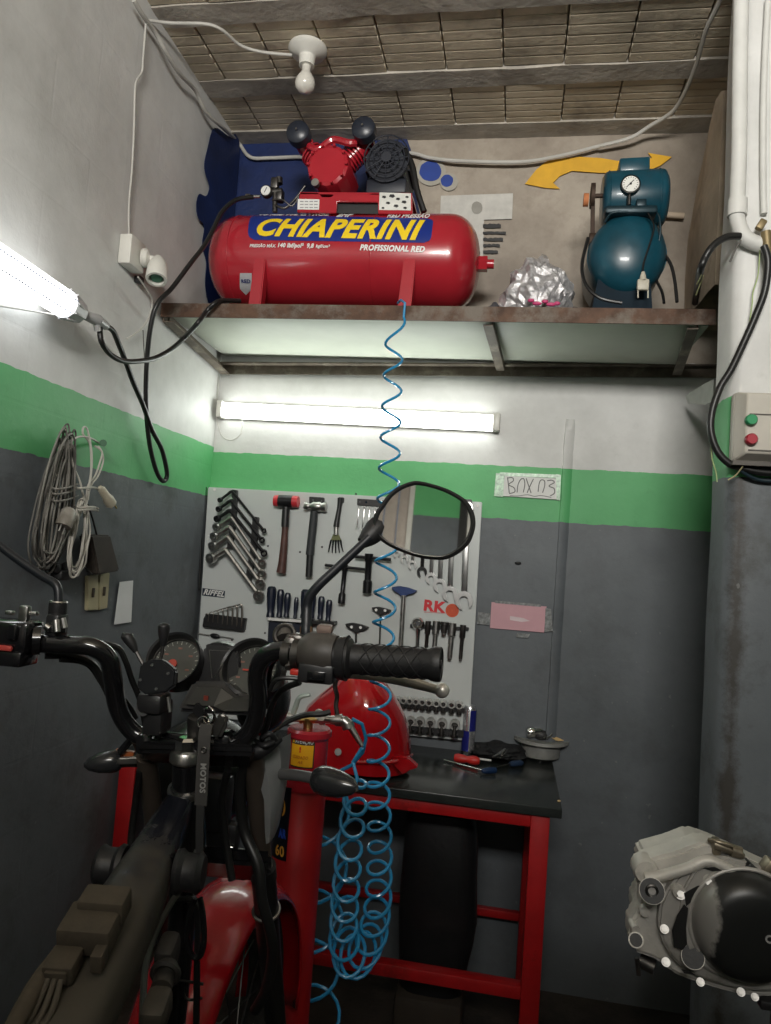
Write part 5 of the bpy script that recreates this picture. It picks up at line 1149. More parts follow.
endp = [P(353, 762, 1.84), P(362, 748, 1.83)]
w = MB().tube(start+A[2:]+endp, .0047, 8, raw=True)
tag(w.build('coil_hose', M_blue), 'blue coiled air hose hanging from the high shelf down to the red cylinder', 'air hose')
A = coilx([(326, 800, 1.95, 24, 10), (322, 880, 1.95, 24, 8), (318, 960, 1.95, 20, 6), (318, 1060, 1.95, 22, 5)], [1.4, 1.6, 2.2])
w = MB().tube([P(352, 719, 1.84), P(362, 724, 1.85), P(366, 738, 1.87), P(363, 752, 1.89), P(352, 765, 1.91), P(338, 772, 1.93)]+A, .0047, 8, raw=True)
tag(w.build('coil_hose', M_blue), 'second blue coiled hose behind the red cylinder with wide loops', 'air hose')
# ================================================================ motorcycle
O = P(178, 748, 1.05)
ys_ = math.radians(3)
SR, SF, UP = V((math.cos(ys_), math.sin(ys_), 0)), V((-math.sin(ys_), math.cos(ys_), 0)), V((0, 0, 1))
def S(px, py, f=0): return PP(px, py, O+SF*f, SF)       # a point in the steering plane pushed forward by f
zlift = .34
bk = thing('motorcycle', (O.x+.05, O.y-.2, zlift), 'black and red motorcycle with its tank removed, seen from the rider side', 'motorcycle')
# handlebar
hb_pts = [S(-70, 640, -.07), S(-20, 641, -.065), S(30, 643, -.06), S(70, 645, -.055), S(92, 647, -.05), S(108, 658, -.04), S(113, 680, -.03), S(117, 705, -.015), S(127, 725, -.005), S(143, 737, 0), S(178, 742, 0), S(215, 745, 0), S(238, 742, 0), S(253, 726, -.005), S(258, 700, -.02), S(257, 678, -.035), S(262, 660, -.05), S(277, 651, -.055), S(300, 650, -.06), S(340, 657, -.07), S(385, 661, -.075)]
MB().tube(hb_pts, .0134, 16, 8).build('handlebar', M_gloss, bk)
# right grip
g0, g1 = S(346, 658, -.07), S(441, 664.5, -.08); gd = (g1-g0).normalized(); GL = (g1-g0).length
prof = [(0, 0), (.027, 0), (.027, .006), (.0208, .010), (.0205, .02), (.0205, GL-.016), (.0225, GL-.012), (.0235, GL-.006), (.0228, GL), (.0212, GL+.001), (.0208, GL-.001), (.006, GL-.001), (.005, GL+.001), (0, GL+.001)]
gr = MB().lathe(prof, g0, gd, seg=40, cap=False).build('grip', M_black, bk, ang=50)
gx, gy, _g = frame_of(gd)
w = MB()
for hand in (1, -1):
    for st in range(5):
        pts = [g0+gd*(.022+(GL-.042)*k/40)+(gx*math.cos(hand*(st*2*PI/5+k*.16))+gy*math.sin(hand*(st*2*PI/5+k*.16)))*.0206 for k in range(41)]
        w.tube(pts, .0011, 6, raw=True)
w.build('grip_pattern', M_black, gr)
# right switch housing
h0, h1 = S(303, 655, -.062), S(338, 658, -.068); hd = (h1-h0).normalized(); HL = (h1-h0).length
hs = MB().lathe([(0, -.003), (.020, -.003), (.026, .004), (.030, .014), (.030, HL-.012), (.026, HL-.002), (0, HL)], h0+UP*.004, hd, seg=32, cap=False)
for v in hs.bm.verts:
    if v.co.z < h0.z-.012: v.co.z = h0.z-.012-(h0.z-.012-v.co.z)*.6
hs = hs.build('switch_housing', mat('dusty_grey_housing', (.085, .078, .070), .5, var=.15, dirt=(.05, .045, .04)), bk)
MB().box((h0+h1)/2+UP*-.020-SF*.006, (HL*.96, .044, .026), Matrix.Rotation(ys_, 3, 'Z'), bev=.004).build('housing_lower', M_plast, hs)
MB().box(S(325, 629, -.06), (.022, .028, .012), Matrix.Rotation(ys_+.1, 3, 'Z'), bev=.004).build('start_button', mat('dusty_pinkish_button', (.17, .12, .10), .6), hs)
MB().box(S(296.5, 672, -.085), (.016, .012, .008), Matrix.Rotation(ys_, 3, 'Z'), bev=.002).build('red_switch', mat('red_switch_plastic', (.45, .03, .02), .4), hs)
MB().box(S(316, 676, -.097), (.024, .004, .012), Matrix.Rotation(ys_, 3, 'Z'), bev=.001).build('switch_plate', M_gloss, hs)
MB().tube([S(308, 681, -.08), S(290, 678, -.085), S(276, 680, -.085), S(270, 690, -.08)], .003, 8).build('switch_wire', M_cord, hs)
MB().cyl(h0-hd*.012, h0-hd*.002, .022, seg=24).cyl(h0-hd*.028, h0-hd*.016, .018, seg=24).build('housing_collar', M_dsteel, hs)
MB().cyl(g0-gd*.010, g0+gd*.002, .029, .031, seg=30).cyl(g0-gd*.014, g0-gd*.008, .024, seg=30).build('grip_flange', M_plast, gr)
# master cylinder / clamp parts left of housing
mcy = MB().cyl(S(286, 640, -.04), S(286, 632, -.03), .015, seg=20).box(S(296, 641, -.045), (.026, .03, .022), bev=.006).cyl(S(290, 663, -.065), S(290, 668, -.07), .007, seg=12).box(S(292, 650, -.05), (.018, .035, .04), bev=.006).cyl(S(283, 628, -.035), S(292, 629, -.035), .007, seg=12)
mcy = mcy.build('brake_perch', mat('greasy_alloy', (.16, .15, .14), .4, .7, var=.3), bk)
MB().ring(S(284.5, 635, -.045), SF-UP*.3, .014, .0035, 24, 8).build('perch_ring', M_dsteel, mcy)
MB().tube([S(287, 664, -.06), S(284, 672, -.06), S(281, 682, -.05), S(272, 690, -.04)], .0038, 8).build('brake_pipe', M_steel, mcy)
# brake lever
MB().tube([S(330, 672, -.02), S(350, 673, -.015), S(375, 676, -.012), S(395, 678.5, -.015), S(412, 682, -.02), S(428, 687, -.025), S(440, 690, -.03)], .008, 12, 6, rads=[.010, .008, .0072, .0085, .0088, .0068, .0070], ).ball(S(442, 690.5, -.03), .0105, .0105, .0105, seg=18).build('brake_lever', mat('cast_alloy_lever', (.66, .63, .58), .35, .6, var=.12), bk)
# mirror, right
ms = [S(306, 642, -.04), S(306, 632, -.04), S(306.5, 622, -.035), S(307, 608, -.03), S(309, 598, -.03), S(318, 586, -.03), S(335, 570, -.025), S(352, 554, -.02), S(370, 537, -.015)]
mr = MB().tube(ms, .0062, 12, 5, rads=[.008, .0078, .0078, .0072, .0072, .007, .0068, .0066, .0066]).build('mirror_stem', mat('matt_black_stem', (.012, .014, .018), .4), bk)
MB().cyl(S(306, 641, -.04), S(306.5, 627, -.036), .0095, seg=6).cyl(S(304, 637, -.035), S(308, 637, -.035), .012, seg=12).build('stem_nut', mat('rusty_nut', (.16, .09, .045), .7, .4, var=.4, scale=40), mr)
out = [(380, 506), (387, 496), (397, 487.5), (410, 482), (421, 481.5), (442, 487), (458, 494.5), (468, 502), (474, 513), (475.5, 524), (473, 535), (468.5, 544), (460, 552), (450, 557.5), (440, 559.5), (420, 557.5), (400, 551), (384, 543), (375, 534), (372.5, 523), (375, 513)]
mn = (-SF*1.0+SR*-.02+UP*.10).normalized()    # glass normal
mo_ = S(424, 521, -.01)
def MP(px, py, k=0): return PP(px, py, mo_, mn)-mn*k
oc = catmull([MP(x_, y_) for x_, y_ in out], 4, True); cen = MP(424, 520)
rows = []
for sc_, dp in ((.895, .0035), (.94, -.004), (1.0, -.001), (1.0, .008), (.93, .022), (.7, .034), (.35, .040), (.01, .042)):
    rows.append([cen+(p-cen)*sc_-mn*dp for p in oc])
mh = MB().grid(rows, closed_u=True).build('mirror_housing', M_black, bk, ang=50)
mm, nt, bb = _nt('mirror_glass'); bb.inputs['Metallic'].default_value = 1; bb.inputs['Roughness'].default_value = .02; bb.inputs['Base Color'].default_value = (.78, .80, .80, 1)
MB().faces([cen+(p-cen)*.90-mn*.002 for p in oc], [tuple(range(len(oc)))]).build('mirror_glass', mm, mh, smooth=False)
MB().tube([S(362, 543, -.012), S(370, 536, -.005), S(378, 528, .006), S(386, 524, .014)], .012, 12, 5, rads=[.009, .015, .018, .014]).build('mirror_joint', M_black, mh)
# left mirror stem
ms = [S(-45, 512, -.02), S(-20, 530, -.02), S(0, 546, -.022), S(20, 561, -.026), S(42, 576, -.03), S(54, 583, -.034), S(58, 590, -.036), S(58.5, 603, -.038)]
l_ = MB().tube(ms, .0065, 12, 5).build('mirror_stem', MC['matt_black_stem'], bk)
lp = MB().lathe([(0, 0), (.013, 0), (.0135, .01), (.012, .03), (.010, .035), (0, .035)], S(58.5, 602.5, -.04), (0, 0, -1), seg=18, cap=False).box(S(57, 625, -.045), (.022, .03, .035), bev=.006).cyl(S(48, 628, -.06), S(66, 628, -.05), .007, seg=14)
lp = lp.build('clutch_perch', M_plast, bk)
MB().ring(S(58.5, 602, -.04), UP, .0115, .002, 20, 6).cyl(S(56, 620, -.064), S(57, 632, -.066), .0055, seg=10).cyl(S(63, 618, -.06), S(65, 628, -.06), .004, seg=8).cyl(S(46, 626, -.065), S(50, 629, -.065), .005, seg=10).build('perch_bolts', M_steel, lp)
# left switch housing
ls = MB().box(S(8, 635, -.065), (.088, .050, .046), Matrix.Rotation(ys_, 3, 'Z'), bev=.008).box(S(4, 656, -.070), (.080, .046, .022), Matrix.Rotation(ys_, 3, 'Z'), bev=.004).cyl(S(33, 640, -.065), S(41, 640, -.06), .021, seg=24).box(S(13, 632, -.093), (.014, .008, .022), bev=.003).build('switch_housing', M_gloss, bk)
MB().box(S(25, 613, -.055), (.015, .012, .022), bev=.003).box(S(10, 612.5, -.05), (.012, .010, .006), bev=.002).box(S(34, 613.5, -.05), (.012, .010, .006), bev=.002).build('choke_lever', M_steel, ls)
MB().box(S(4, 648, -.094), (.026, .006, .008), bev=.003).build('red_switch', mat('faded_red_switch', (.45, .06, .05), .4), ls)
MB().lathe([(0, 0), (.027, 0), (.022, .01), (.022, .12), (0, .12)], S(-38, 638, -.065), -SR, seg=24, cap=False).build('grip', M_black, bk)
# cables from the bars
cb = [[S(45, 655, -.05), S(70, 656, -.03), S(92, 664, -.015), S(103, 682, 0), S(113, 702, .01), S(126, 722, .03), S(140, 750, .05)],
      [S(100, 643, -.03), S(118, 648, -.01), S(126, 662, .0), S(132, 680, .015), S(140, 700, .03), S(146, 730, .05)],
      [S(60, 659, -.04), S(88, 664, -.01), S(106, 688, .01), S(124, 700, .03), S(136, 718, .05)],
      [S(290, 664, -.03), S(280, 655, -.01), S(270, 668, .01), S(268, 690, .03), S(262, 715, .05), S(252, 740, .06), S(240, 752, .07)],
      [S(300, 682, -.03), S(282, 690, -.02), S(272, 705, 0), S(268, 722, .02), S(262, 740, .05)]]
for i, c in enumerate(cb): MB().tube(c, .0046 if i else .006, 8, 6).build('control_cable', M_cord, bk)
# top yoke, clamps
yk = MB().prism([S(140, 738, -.03)+UP*-.004, S(140, 752, .03), S(252, 758, .03), S(256, 744, -.03)], (0, 0, -.016), bev=.005)
yk.box(S(184, 744, .0), (.10, .036, .020), Matrix.Rotation(ys_+.03, 3, 'Z'), bev=.006)
yk = yk.build('top_yoke', M_gloss, bk)
for x_ in (148, 225):
    MB().box(S(x_, 742, 0), (.026, .040, .032), Matrix.Rotation(ys_, 3, 'Z'), bev=.008).build('bar_clamp', M_gloss, yk)
cl = MB()
cl.prism([S(211, 739, -.03), S(213, 722, -.035), S(219, 713, -.035), S(226, 715, -.035), S(227, 724, -.032), S(219, 740, -.03)], SF*.012, bev=.004)
cl.build('chrome_clamp_cap', M_steel, yk)
MB().prism([S(152, 738, -.026), S(156, 726, -.03), S(161, 724, -.03), S(163, 729, -.03), S(158, 741, -.026)], SF*.01, bev=.003).build('clamp_bolt_cap', M_dsteel, yk)
n0 = S(186, 754, -.022)
MB().lathe([(0, .024), (.012, .024), (.0165, .020), (.0165, .004), (0, .004)], n0, UP, seg=6, cap=False).build('stem_nut', M_chrome, yk)
MB().lathe([(0, .004), (.021, .004), (.023, .0), (.023, -.010), (.018, -.014), (0, -.014)], n0, UP, seg=28, cap=False).build('stem_washer', M_steel, yk)
ht = MB().lathe([(0, -.012), (.020, -.012), (.022, -.05), (.024, -.052), (.025, -.2), (0, -.2)], n0, (0, -.28, 1), seg=28, cap=False).build('head_tube', M_gloss, bk)
MB().lathe([(.020, 0), (.0275, 0), (.0285, -.004), (.0275, -.009), (.020, -.009)], n0-V((0, -.28, 1)).normalized()*.052, (0, -.28, 1), seg=32).build('bearing_ring', M_steel, ht)
# phone holder with hexagonal plate and two ball levers
hxp = [(140, 664), (151, 659.5), (163, 660), (176, 671), (175, 686), (166, 693), (146, 696), (136, 688)]
hp = MB().prism([S(x_, y_, -.055) for x_, y_ in hxp], SF*.012, bev=.003).build('phone_holder_plate', mat('satin_black', (.010, .011, .013), .45), bk)
w = MB()
for x_, y_ in ((152, 665), (168, 673.5), (140, 680), (156, 689)): w.cyl(S(x_, y_, -.0575), S(x_, y_, -.052), .0022, seg=12)
w.build('plate_screws', M_chrome, hp)
for q in (([(143, 664), (137, 653), (135, 649)], [(136, 652), (132, 644), (127, 634)]), ([(160, 662), (162, 653), (163, 644)], [(163.3, 646), (163.5, 637), (164, 624)])):
    MB().tube([S(x_, y_, -.045) for x_, y_ in q[0]], .0028, 8).build('holder_arm', M_dsteel, hp)
    (xa1, ya1), (xb1, yb1), (xc1, yc1) = q[1]
    MB().tube([S(xa1, ya1, -.045), S(xb1, yb1, -.045), S(xc1, yc1+2, -.045), S(xc1, yc1, -.045)], .007, 14, 6, rads=[.0035, .007, .0085, .0045]).ball(S(xc1, yc1+3, -.045), .0086, .0086, .006).build('holder_knob', M_black, hp)
MB().box(S(154, 702, -.03), (.040, .04, .030), bev=.008).cyl(S(143, 709, -.045), S(143, 709, -.028), .010, seg=20).box(S(158, 716, -.02), (.030, .04, .05), bev=.006).build('holder_clamp', M_plast, hp)
MB().cyl(S(168, 697, -.05), S(170, 712, -.05), .0028, seg=8).build('holder_bolt', M_steel, hp)
# instrument cluster
gf = .07
def gauge(cx_, cy_, r_px, nrm, name, lf):
    c = S(cx_, cy_, gf); nrm = nrm.normalized(); R_ = r_px*1.12/F*1.0
    o = MB().lathe([(R_*.84, -.010), (R_*.93, .008), (R_, .010), (R_*1.02, .002), (R_*.98, -.03), (R_*.8, -.05), (0, -.052)], c, nrm, seg=48).build('gauge_housing', mat('black_gauge_plastic', (.014, .014, .015), .3), bk)
    f_ = MB().cyl(c-nrm*.009, c-nrm*.012, R_*.86, seg=48).build('gauge_dial', mat('grey_dial', (.055, .057, .050), .35, var=.1), o)
    MB().ring(c-nrm*.006, nrm, R_*.86, .0011, 48, 6).build('dial_bezel', M_dsteel, o)
    x_, y_, d_ = frame_of(nrm); y2 = (UP-nrm*UP.dot(nrm)).normalized(); x2 = y2.cross(nrm).normalized()
    w = MB()
    for k in range(21):
        a = math.radians(-45+270*k/20); dv = x2*math.cos(a)+y2*math.sin(a); L_ = .08 if k % 2 else .13
        w.bar(c+dv*R_*(.80-L_)-nrm*.0085, c+dv*R_*.80-nrm*.0085, .0009, .0004, nrm)
    w.build('dial_ticks', mat('pale_dial_print', (.40, .41, .36), .5), f_, smooth=False)
    w = MB(); w2 = MB()
    for k in range(5):
        a = math.radians(-30+60*k); dv = x2*math.cos(a)+y2*math.sin(a); w2.box(c+dv*R_*.53-nrm*.0085, (.0065, .0008, .0028), bev=0)
    w2.build('dial_numerals', mat('dial_numeral_print', (.26, .13, .10), .5), f_, smooth=False)
    hubc = c-nrm*.006-x2*R_*.12-y2*R_*.10 if lf else c-nrm*.006
    if lf: w.cyl(hubc-nrm*.002, hubc+nrm*.001, R_*.17, seg=20)
    nd = (x2*-.7-y2*.55) if lf else (-x2-y2*.02)
    w.bar(hubc, hubc+nd*R_*.35, .0025, .0012, nrm)
    w.build('gauge_needle', mat('red_needle', (.45, .05, .03), .5), f_)
    MB().lathe([(0, .002), (R_*.84, .002)], c-nrm*.002, nrm, seg=48, cap=False)
    return o
gn = (-SF+UP*.55)
gauge(175, 660, 29, gn, 'l', True)
gauge(251, 669, 32, gn+SR*-.18, 'r', False)
dn_ = gn.normalized(); yv = (UP-dn_*UP.dot(dn_)).normalized()
o = MB().prism([S(203, 647, gf+.014), S(209, 643, gf+.016), S(222, 642.5, gf+.016), S(236, 648, gf+.016), (S(240, 662, gf+.010)), S(240, 690, gf+.004), S(196, 690, gf+.004), S(202, 662, gf+.010)], SF*.03, bev=.004).build('centre_console', MC['black_gauge_plastic'], bk)
tp = [S(209.5, 650, gf-.006), S(231, 651, gf-.006), S(214.5, 678, gf-.008), S(212, 678, gf-.008)]
MB().tube([p-SF*.001 for p in tp], .0006, 6, 1, closed=True, raw=True).build('triangle_outline', M_steel, o)
o = MB().prism([S(176, 711, -.01), S(192, 681, .025), S(226, 681, .025), S(238, 692, .02), S(256, 697, .02), S(262, 716, -.01)], SF*.05-UP*.012, bev=.005).build('lower_console', MC['black_gauge_plastic'], bk)
MB().prism([S(186, 704, -.004), S(197, 687, .014), S(222, 688, .014), S(234, 697, .012), S(252, 698, .012), S(252, 711, -.006), S(225, 711, -.006), S(214, 706, -.004)], -SF*.002, bev=0).build('indicator_window', mat('smoked_window', (.022, .023, .021), .3), o, smooth=False)
w = MB().box(S(206, 698, .000), (.007, .002, .007)); w.build('red_tell_tale', mat('dull_red_light', (.16, .03, .02), .4), o)
# keys and ring at the ignition
ky = MB().lathe([(0, 0), (.014, 0), (.016, -.006), (.016, -.03), (0, -.03)], S(198, 716, -.01), UP-SF*.3, seg=24, cap=False).build('ignition_barrel', M_dsteel, bk)
MB().prism([S(192, 712, -.03), S(196, 702, -.035), S(200, 704, -.035), S(205, 714, -.033), S(201, 718, -.03), S(196, 718, -.03)], SF*.006, bev=.002).build('key_head', M_black, ky)
MB().ring(S(208, 716, -.03), SF+SR*.4, .011, .0014, 24, 6).ring(S(203, 722, -.032), SF-SR*.5, .008, .0012, 20, 6).tube([S(209, 707, -.03), S(213, 711, -.035), S(215, 719, -.03), S(211, 724, -.03)], .0022).build('key_ring', M_chrome, ky)
# lanyard strap with printed letters
st_ = [S(207, 724, -.045), S(205, 735, -.055), S(203.5, 760, -.060), S(202, 785, -.060), S(201, 805, -.060)]
def ribbon(pts, wdt, th, n=6):
    c_ = catmull(pts, n); rows = []
    for p in c_: rows.append([p-SR*wdt/2, p-SR*wdt/2-SF*th, p+SR*wdt/2-SF*th, p+SR*wdt/2])
    return MB().grid(rows, closed_u=True)
ln = ribbon(st_, .0175, .002).build('lanyard_strap', mat('dark_woven_strap', (.040, .038, .036), .8, var=.2), bk)
text_at('MOTOS', S(202.8, 778, -.0638), S(202, 800, -.0638)-S(203.5, 760, -.0638), SR, .011, mat('faded_white_print', (.28, .28, .27), .7), 'strap_lettering', ln, bold=.0003)
MB().ring(S(203.6, 750, -.064), SF, .0036, .0008, 16, 6).build('strap_eyelet', M_dsteel, ln)
ribbon([S(200.8, 805, -.060), S(200, 830, -.060), S(200, 860, -.060), S(200, 885, -.06)], .011, .0025).build('lanyard_lower', mat('black_strap', (.014, .014, .014), .7), ln)
MB().tube([S(195, 898, -.055), S(189.5, 915, -.055), S(187, 938, -.055), S(192, 955, -.055), S(200, 956, -.055), S(204, 940, -.055), S(203, 915, -.055), S(200, 898, -.055)], .0042, 8, 5).build('lanyard_hook', M_gloss, ln)
# fork
rake = (SF*.46-UP).normalized()
def down(p, L): return p+rake*L
fl = S(153, 752, .028); fr = S(240, 757, .028)
frp = S(257, 776, .05)
# stanchions aimed through photo points
def leg_line(a_px, b_px, fa, fb): return S(*a_px, fa), S(*b_px, fb)
for nm, (ap, bp) in (('left', ((147, 760), (157, 845))), ('right', ((254, 757), (263, 868)))):
    a, b = S(*ap, .035), S(*bp, .035+.11)
    d_ = (b-a).normalized()
    tb = MB().cyl(a-d_*.01, b, .0155, seg=24).build('fork_stanchion', mat('dull_brown_fork', (.13, .105, .085), .35, .6, var=.2), bk)
    MB().cyl(b-d_*.004, b+d_*.022, .0215, seg=24).build('dust_seal', M_black, tb)
    MB().cyl(b+d_*.015, b+d_*.48, .0205, .019, seg=24).build('fork_slider', mat('satin_black_slider', (.02, .02, .02), .35, .3), tb)
    if nm == 'right': MB().ring(b+d_*.10, d_, .0215, .0035, 24, 8).build('slider_ring', M_steel, tb)
MB().prism([S(140, 840, .09), S(140, 856, .14), S(272, 868, .15), S(272, 850, .10)], UP*-.025, bev=.006).build('lower_yoke', M_gloss, bk)
MB().box(S(222, 835, .14), (.06, .03, .05), bev=.01).box(S(205, 800, .13), (.09, .04, .09), bev=.012).box(S(228, 862, .17), (.09, .04, .045), bev=.012).build('horn_bracket', M_plast, bk)
MB().cyl(S(228, 846, .12), S(233, 848, .12), .006, seg=10).build('bracket_bolt', M_chrome, bk)
# headlight bucket and silver side bracket
hc = S(205, 772, .22)
MB().lathe([(0, -.09), (.04, -.085), (.075, -.06), (.092, -.02), (.095, .02), (.088, .03), (0, .045)], hc, SF, seg=40, cap=False).build('headlight', mat('black_headlight_shell', (.010, .010, .011), .25), bk)
rows = []
hsd = [[(251, 757), (262, 750), (278, 741), (289, 735)], [(257, 775), (266, 770), (281, 762), (289, 752)], [(264, 800), (271, 798), (280, 790), (286, 778)], [(265, 832), (270, 831), (276, 824), (281, 808)], [(266, 844), (269, 843), (272, 840), (277, 828)]]
for i, r_ in enumerate(hsd): rows.append([S(x_, y_, f_) for (x_, y_), f_ in zip(r_, (.05, .045, .06, .10))])
rb_ = [[p+SF*.012 for p in r_] for r_ in rows]
MB().grid([[*a, *b[::-1]] for a, b in zip(rows, rb_)], closed_u=True).build('headlight_bracket', mat('silver_grey_plastic', (.30, .31, .31), .35, .5, var=.08), bk)
MB().tube([S(236, 752, .06), S(250, 753, .03), S(266, 748, .025), S(280, 738, .04)], .012, 10, 5, rads=[.012, .014, .010, .006]).tube([S(262, 738, .02), S(270, 734, .02), S(276, 740, .03)], .004).tube([S(255, 740, .03), S(264, 746, .01), S(274, 742, .02)], .0035).build('wiring_bundle', M_black, bk)
MB().ball(S(264, 701, .17), .042, .075, .056).build('headlight_visor', mat('black_headlight_shell', (0, 0, 0)), bk)
# turn signals
def signal(stalk, bulb, name, tipd, rr):
    s_ = MB().tube(stalk, .009, 12, 5, rads=[.0085]*len(stalk)).build('signal_stalk', mat('grey_signal_stalk', (.10, .10, .10), .35, .3), bk)
    a, b = bulb; d_ = b-a; L_ = d_.length
    o = MB().lathe([(0, 0), (rr*.75, .0), (rr*.97, L_*.12), (rr, L_*.3), (rr*.88, L_*.6), (rr*.55, L_*.88), (rr*.2, L_), (0, L_)], a, d_, seg=28, cap=False).build('turn_signal', mat('glossy_black_signal', (.022, .023, .025), .22, coat=.4), bk)
    return o
signal([S(281, 774, .06), S(295, 775, .05), S(308, 777, .04), S(321, 780, .03)], (S(316, 779, .03), S(357, 788, .0)), 'r', 1, .0215)
o = signal([S(142, 762, .06), S(132, 761.5, .05), S(122, 762, .045), S(112, 763, .04)], (S(121, 760, .04), S(84, 765, .02)), 'l', -1, .0175)
MB().bar(S(116, 752, .04), S(134, 755, .045), .010, .010).build('amber_lens', mat('dull_amber', (.35, .09, .02), .4), o)
MB().prism([S(118, 758, .022), S(137, 757, .03), S(137, 764, .03), S(114, 765, .022)], SF*.01, bev=.002).build('signal_bracket', M_steel, bk)
MB().tube([S(120, 752, .03), S(127, 744, .03), S(134, 736, .03), S(140, 730, .03)], .006, 8).build('signal_wire', M_gloss, bk)
# front wheel, tyre, fender (steering plane)
FR = math.radians(3)
wc = S(218, 1045, .40)
WY = math.radians(-3)
WF, wax = V((-math.sin(WY), math.cos(WY), 0)), V((math.cos(WY), math.sin(WY), 0)); WRr = .285
zt_w = wc.z-WRr
ty = MB(); rows = []
for k in range(72):
    a = 2*PI*k/72; cdir = WF*math.cos(a)+UP*math.sin(a); row = []
    for j in range(14):
        b = 2*PI*j/14; row.append(wc+cdir*(WRr-.040+.040*math.cos(b))+wax*.040*math.sin(b))
    rows.append(row)
rows.append(rows[0]); wheel = ty.grid(rows, closed_u=True).build('front_tyre', mat('tyre_rubber', (.018, .018, .018), .7, var=.3), bk)
w = MB().lathe([(.205, -.022), (.225, -.024), (.222, 0), (.225, .024), (.205, .022), (.200, 0), (.205, -.022)], wc, wax, seg=60, cap=False).cyl(wc-wax*.06, wc+wax*.06, .035, seg=24)
for k in range(18):
    a = 2*PI*k/18; cdir = WF*math.cos(a)+UP*math.sin(a); w.cyl(wc+cdir*.03+wax*(.03 if k % 2 else -.03), wc+cdir*.205, .0018, seg=6)
w.build('rim_and_spokes', M_dsteel, wheel)
rows = []
for k in range(29):
    a = math.radians(-14+185*(1-k/28))          # 171 (rear low) .. -14 (front)
    cdir = WF*math.cos(a)+UP*math.sin(a); row = []
    wd = .076*(1 if k > 4 else .75+.06*k)
    R_ = WRr+.022
    for j in range(15):
        t = -1+2*j/14; b = t*1.15
        row.append(wc+cdir*(R_-.050*(1-math.cos(b))*1.3)+wax*(wd*math.sin(b)/math.sin(1.15)))
    rows.append(row)
fe = MB().grid(rows).build('front_fender', mat('red_fender_paint', (.42, .006, .012), .22, var=.1, coat=.6, dirt=(.50, .05, .05), dthr=.72), bk, solid=.004)
# ---- frame (turned 13 degrees to the steering)
FA, FB = P(187, 792, 1.07), P(76, 1015, .70)
fd = (FB-FA).normalized()
fx = fd.cross(UP).normalized(); fz = fx.cross(fd).normalized()
if fx.x < 0: fx = -fx
if fz.z < 0: fz = -fz
L_ = (FB-FA).length
rows = []
N = 14
for k in range(N+1):
    t = k/N*1.45; p = FA+fd*L_*t
    hw = .018+.018*min(1, t*1.6); hh = .020+.016*min(1, t*1.6); row = []
    for j in range(20):
        a = 2*PI*j/20; ca, sa = math.cos(a), math.sin(a)
        row.append(p+fx*hw*math.copysign(abs(ca)**.55, ca)+fz*hh*math.copysign(abs(sa)**.55, sa))
    rows.append(row)
w = MB().grid(rows, closed_u=True); w.faces(rows[0], [tuple(range(20))]); w.faces(rows[-1], [tuple(range(20))])
msp, nt, bb = _nt('black_frame_with_dust')
tcg = nt.nodes.new('ShaderNodeTexCoord').outputs['Object']
vd = nt.nodes.new('ShaderNodeVectorMath'); vd.operation = 'DOT_PRODUCT'; nt.links.new(tcg, vd.inputs[0]); vd.inputs[1].default_value = tuple(fd)
nz = noise_node(nt, 18, 6, .7, tcg)
fm = math_n(nt, 'ADD', math_n(nt, 'MULTIPLY', vd.outputs['Value'], 2.2), nz.outputs[0])
fm = ramp(nt, fm, .15, .55, (0, 0, 0), (1, 1, 1))
nt.links.new(mixc(nt, fm, (.010, .011, .016), (.060, .052, .040)), bb.inputs['Base Color'])
nt.links.new(math_n(nt, 'ADD', math_n(nt, 'MULTIPLY', fm, .6), .18), bb.inputs['Roughness'])
sp = w.build('frame_spine', msp, bk)
def FP(t, x_, z_): return FA+fd*L_*t+fx*x_+fz*z_
# tank mounting rubbers either side of the spine
c = PP(177, 880, FP(.45, .045, 0), fx.lerp(-SF, .7).normalized()); 
c = FP(.43, .045, -.005)
MB().lathe([(0, -.012), (.026, -.012), (.028, -.006), (.023, .0), (.023, .012), (.026, .018), (.020, .024), (0, .024)], c, fx, seg=28, cap=False).build('tank_rubber', M_black, sp)
c = FP(.43, -.045, -.005)
MB().lathe([(0, -.012), (.026, -.012), (.028, -.006), (.023, .0), (.023, .012), (.026, .018), (.020, .024), (0, .024)], c, -fx, seg=28, cap=False).build('tank_rubber', M_black, sp)
# dusty electrical box on the spine
Rf = Matrix((fx, fd, fz)).transposed()
bxc = FP(.88, -.004, .058)
eb_ = MB().box(bxc, (.055, .045, .030), Rf, bev=.005).box(bxc-fd*.022+fx*.006+fz*.010, (.049, .030, .028), Rf, bev=.004).build('ignition_unit', M_dusty, bk)
MB().box(bxc+fd*.038-fx*.012-fz*.010, (.030, .030, .020), Rf, bev=.003).box(bxc+fd*.052-fx*.012-fz*.010, (.022, .008, .014), Rf, bev=.002).box(bxc+fd*.028-fz*.008+fx*.020, (.012, .02, .02), Rf, bev=.002).build('unit_connector', M_dusty, eb_)
c0 = bxc+fd*.056-fx*.012-fz*.010
for k in (-1, 0, 1): MB().tube([c0+fx*k*.006, c0+fd*.03+fx*k*.008-fz*.012, c0+fd*.07-fx*.01+fx*k*.006-fz*.02, c0+fd*.13-fx*.03-fz*.02], .003).build('unit_wire', mat('dusty_wire', (.07, .06, .045), .8), eb_)
MB().tube([FP(.9, -.03, .036), FP(1.05, -.032, .044), FP(1.25, -.03, .040), FP(1.4, -.03, .040)], .009, 10).build('wiring_loom', M_dusty, sp)
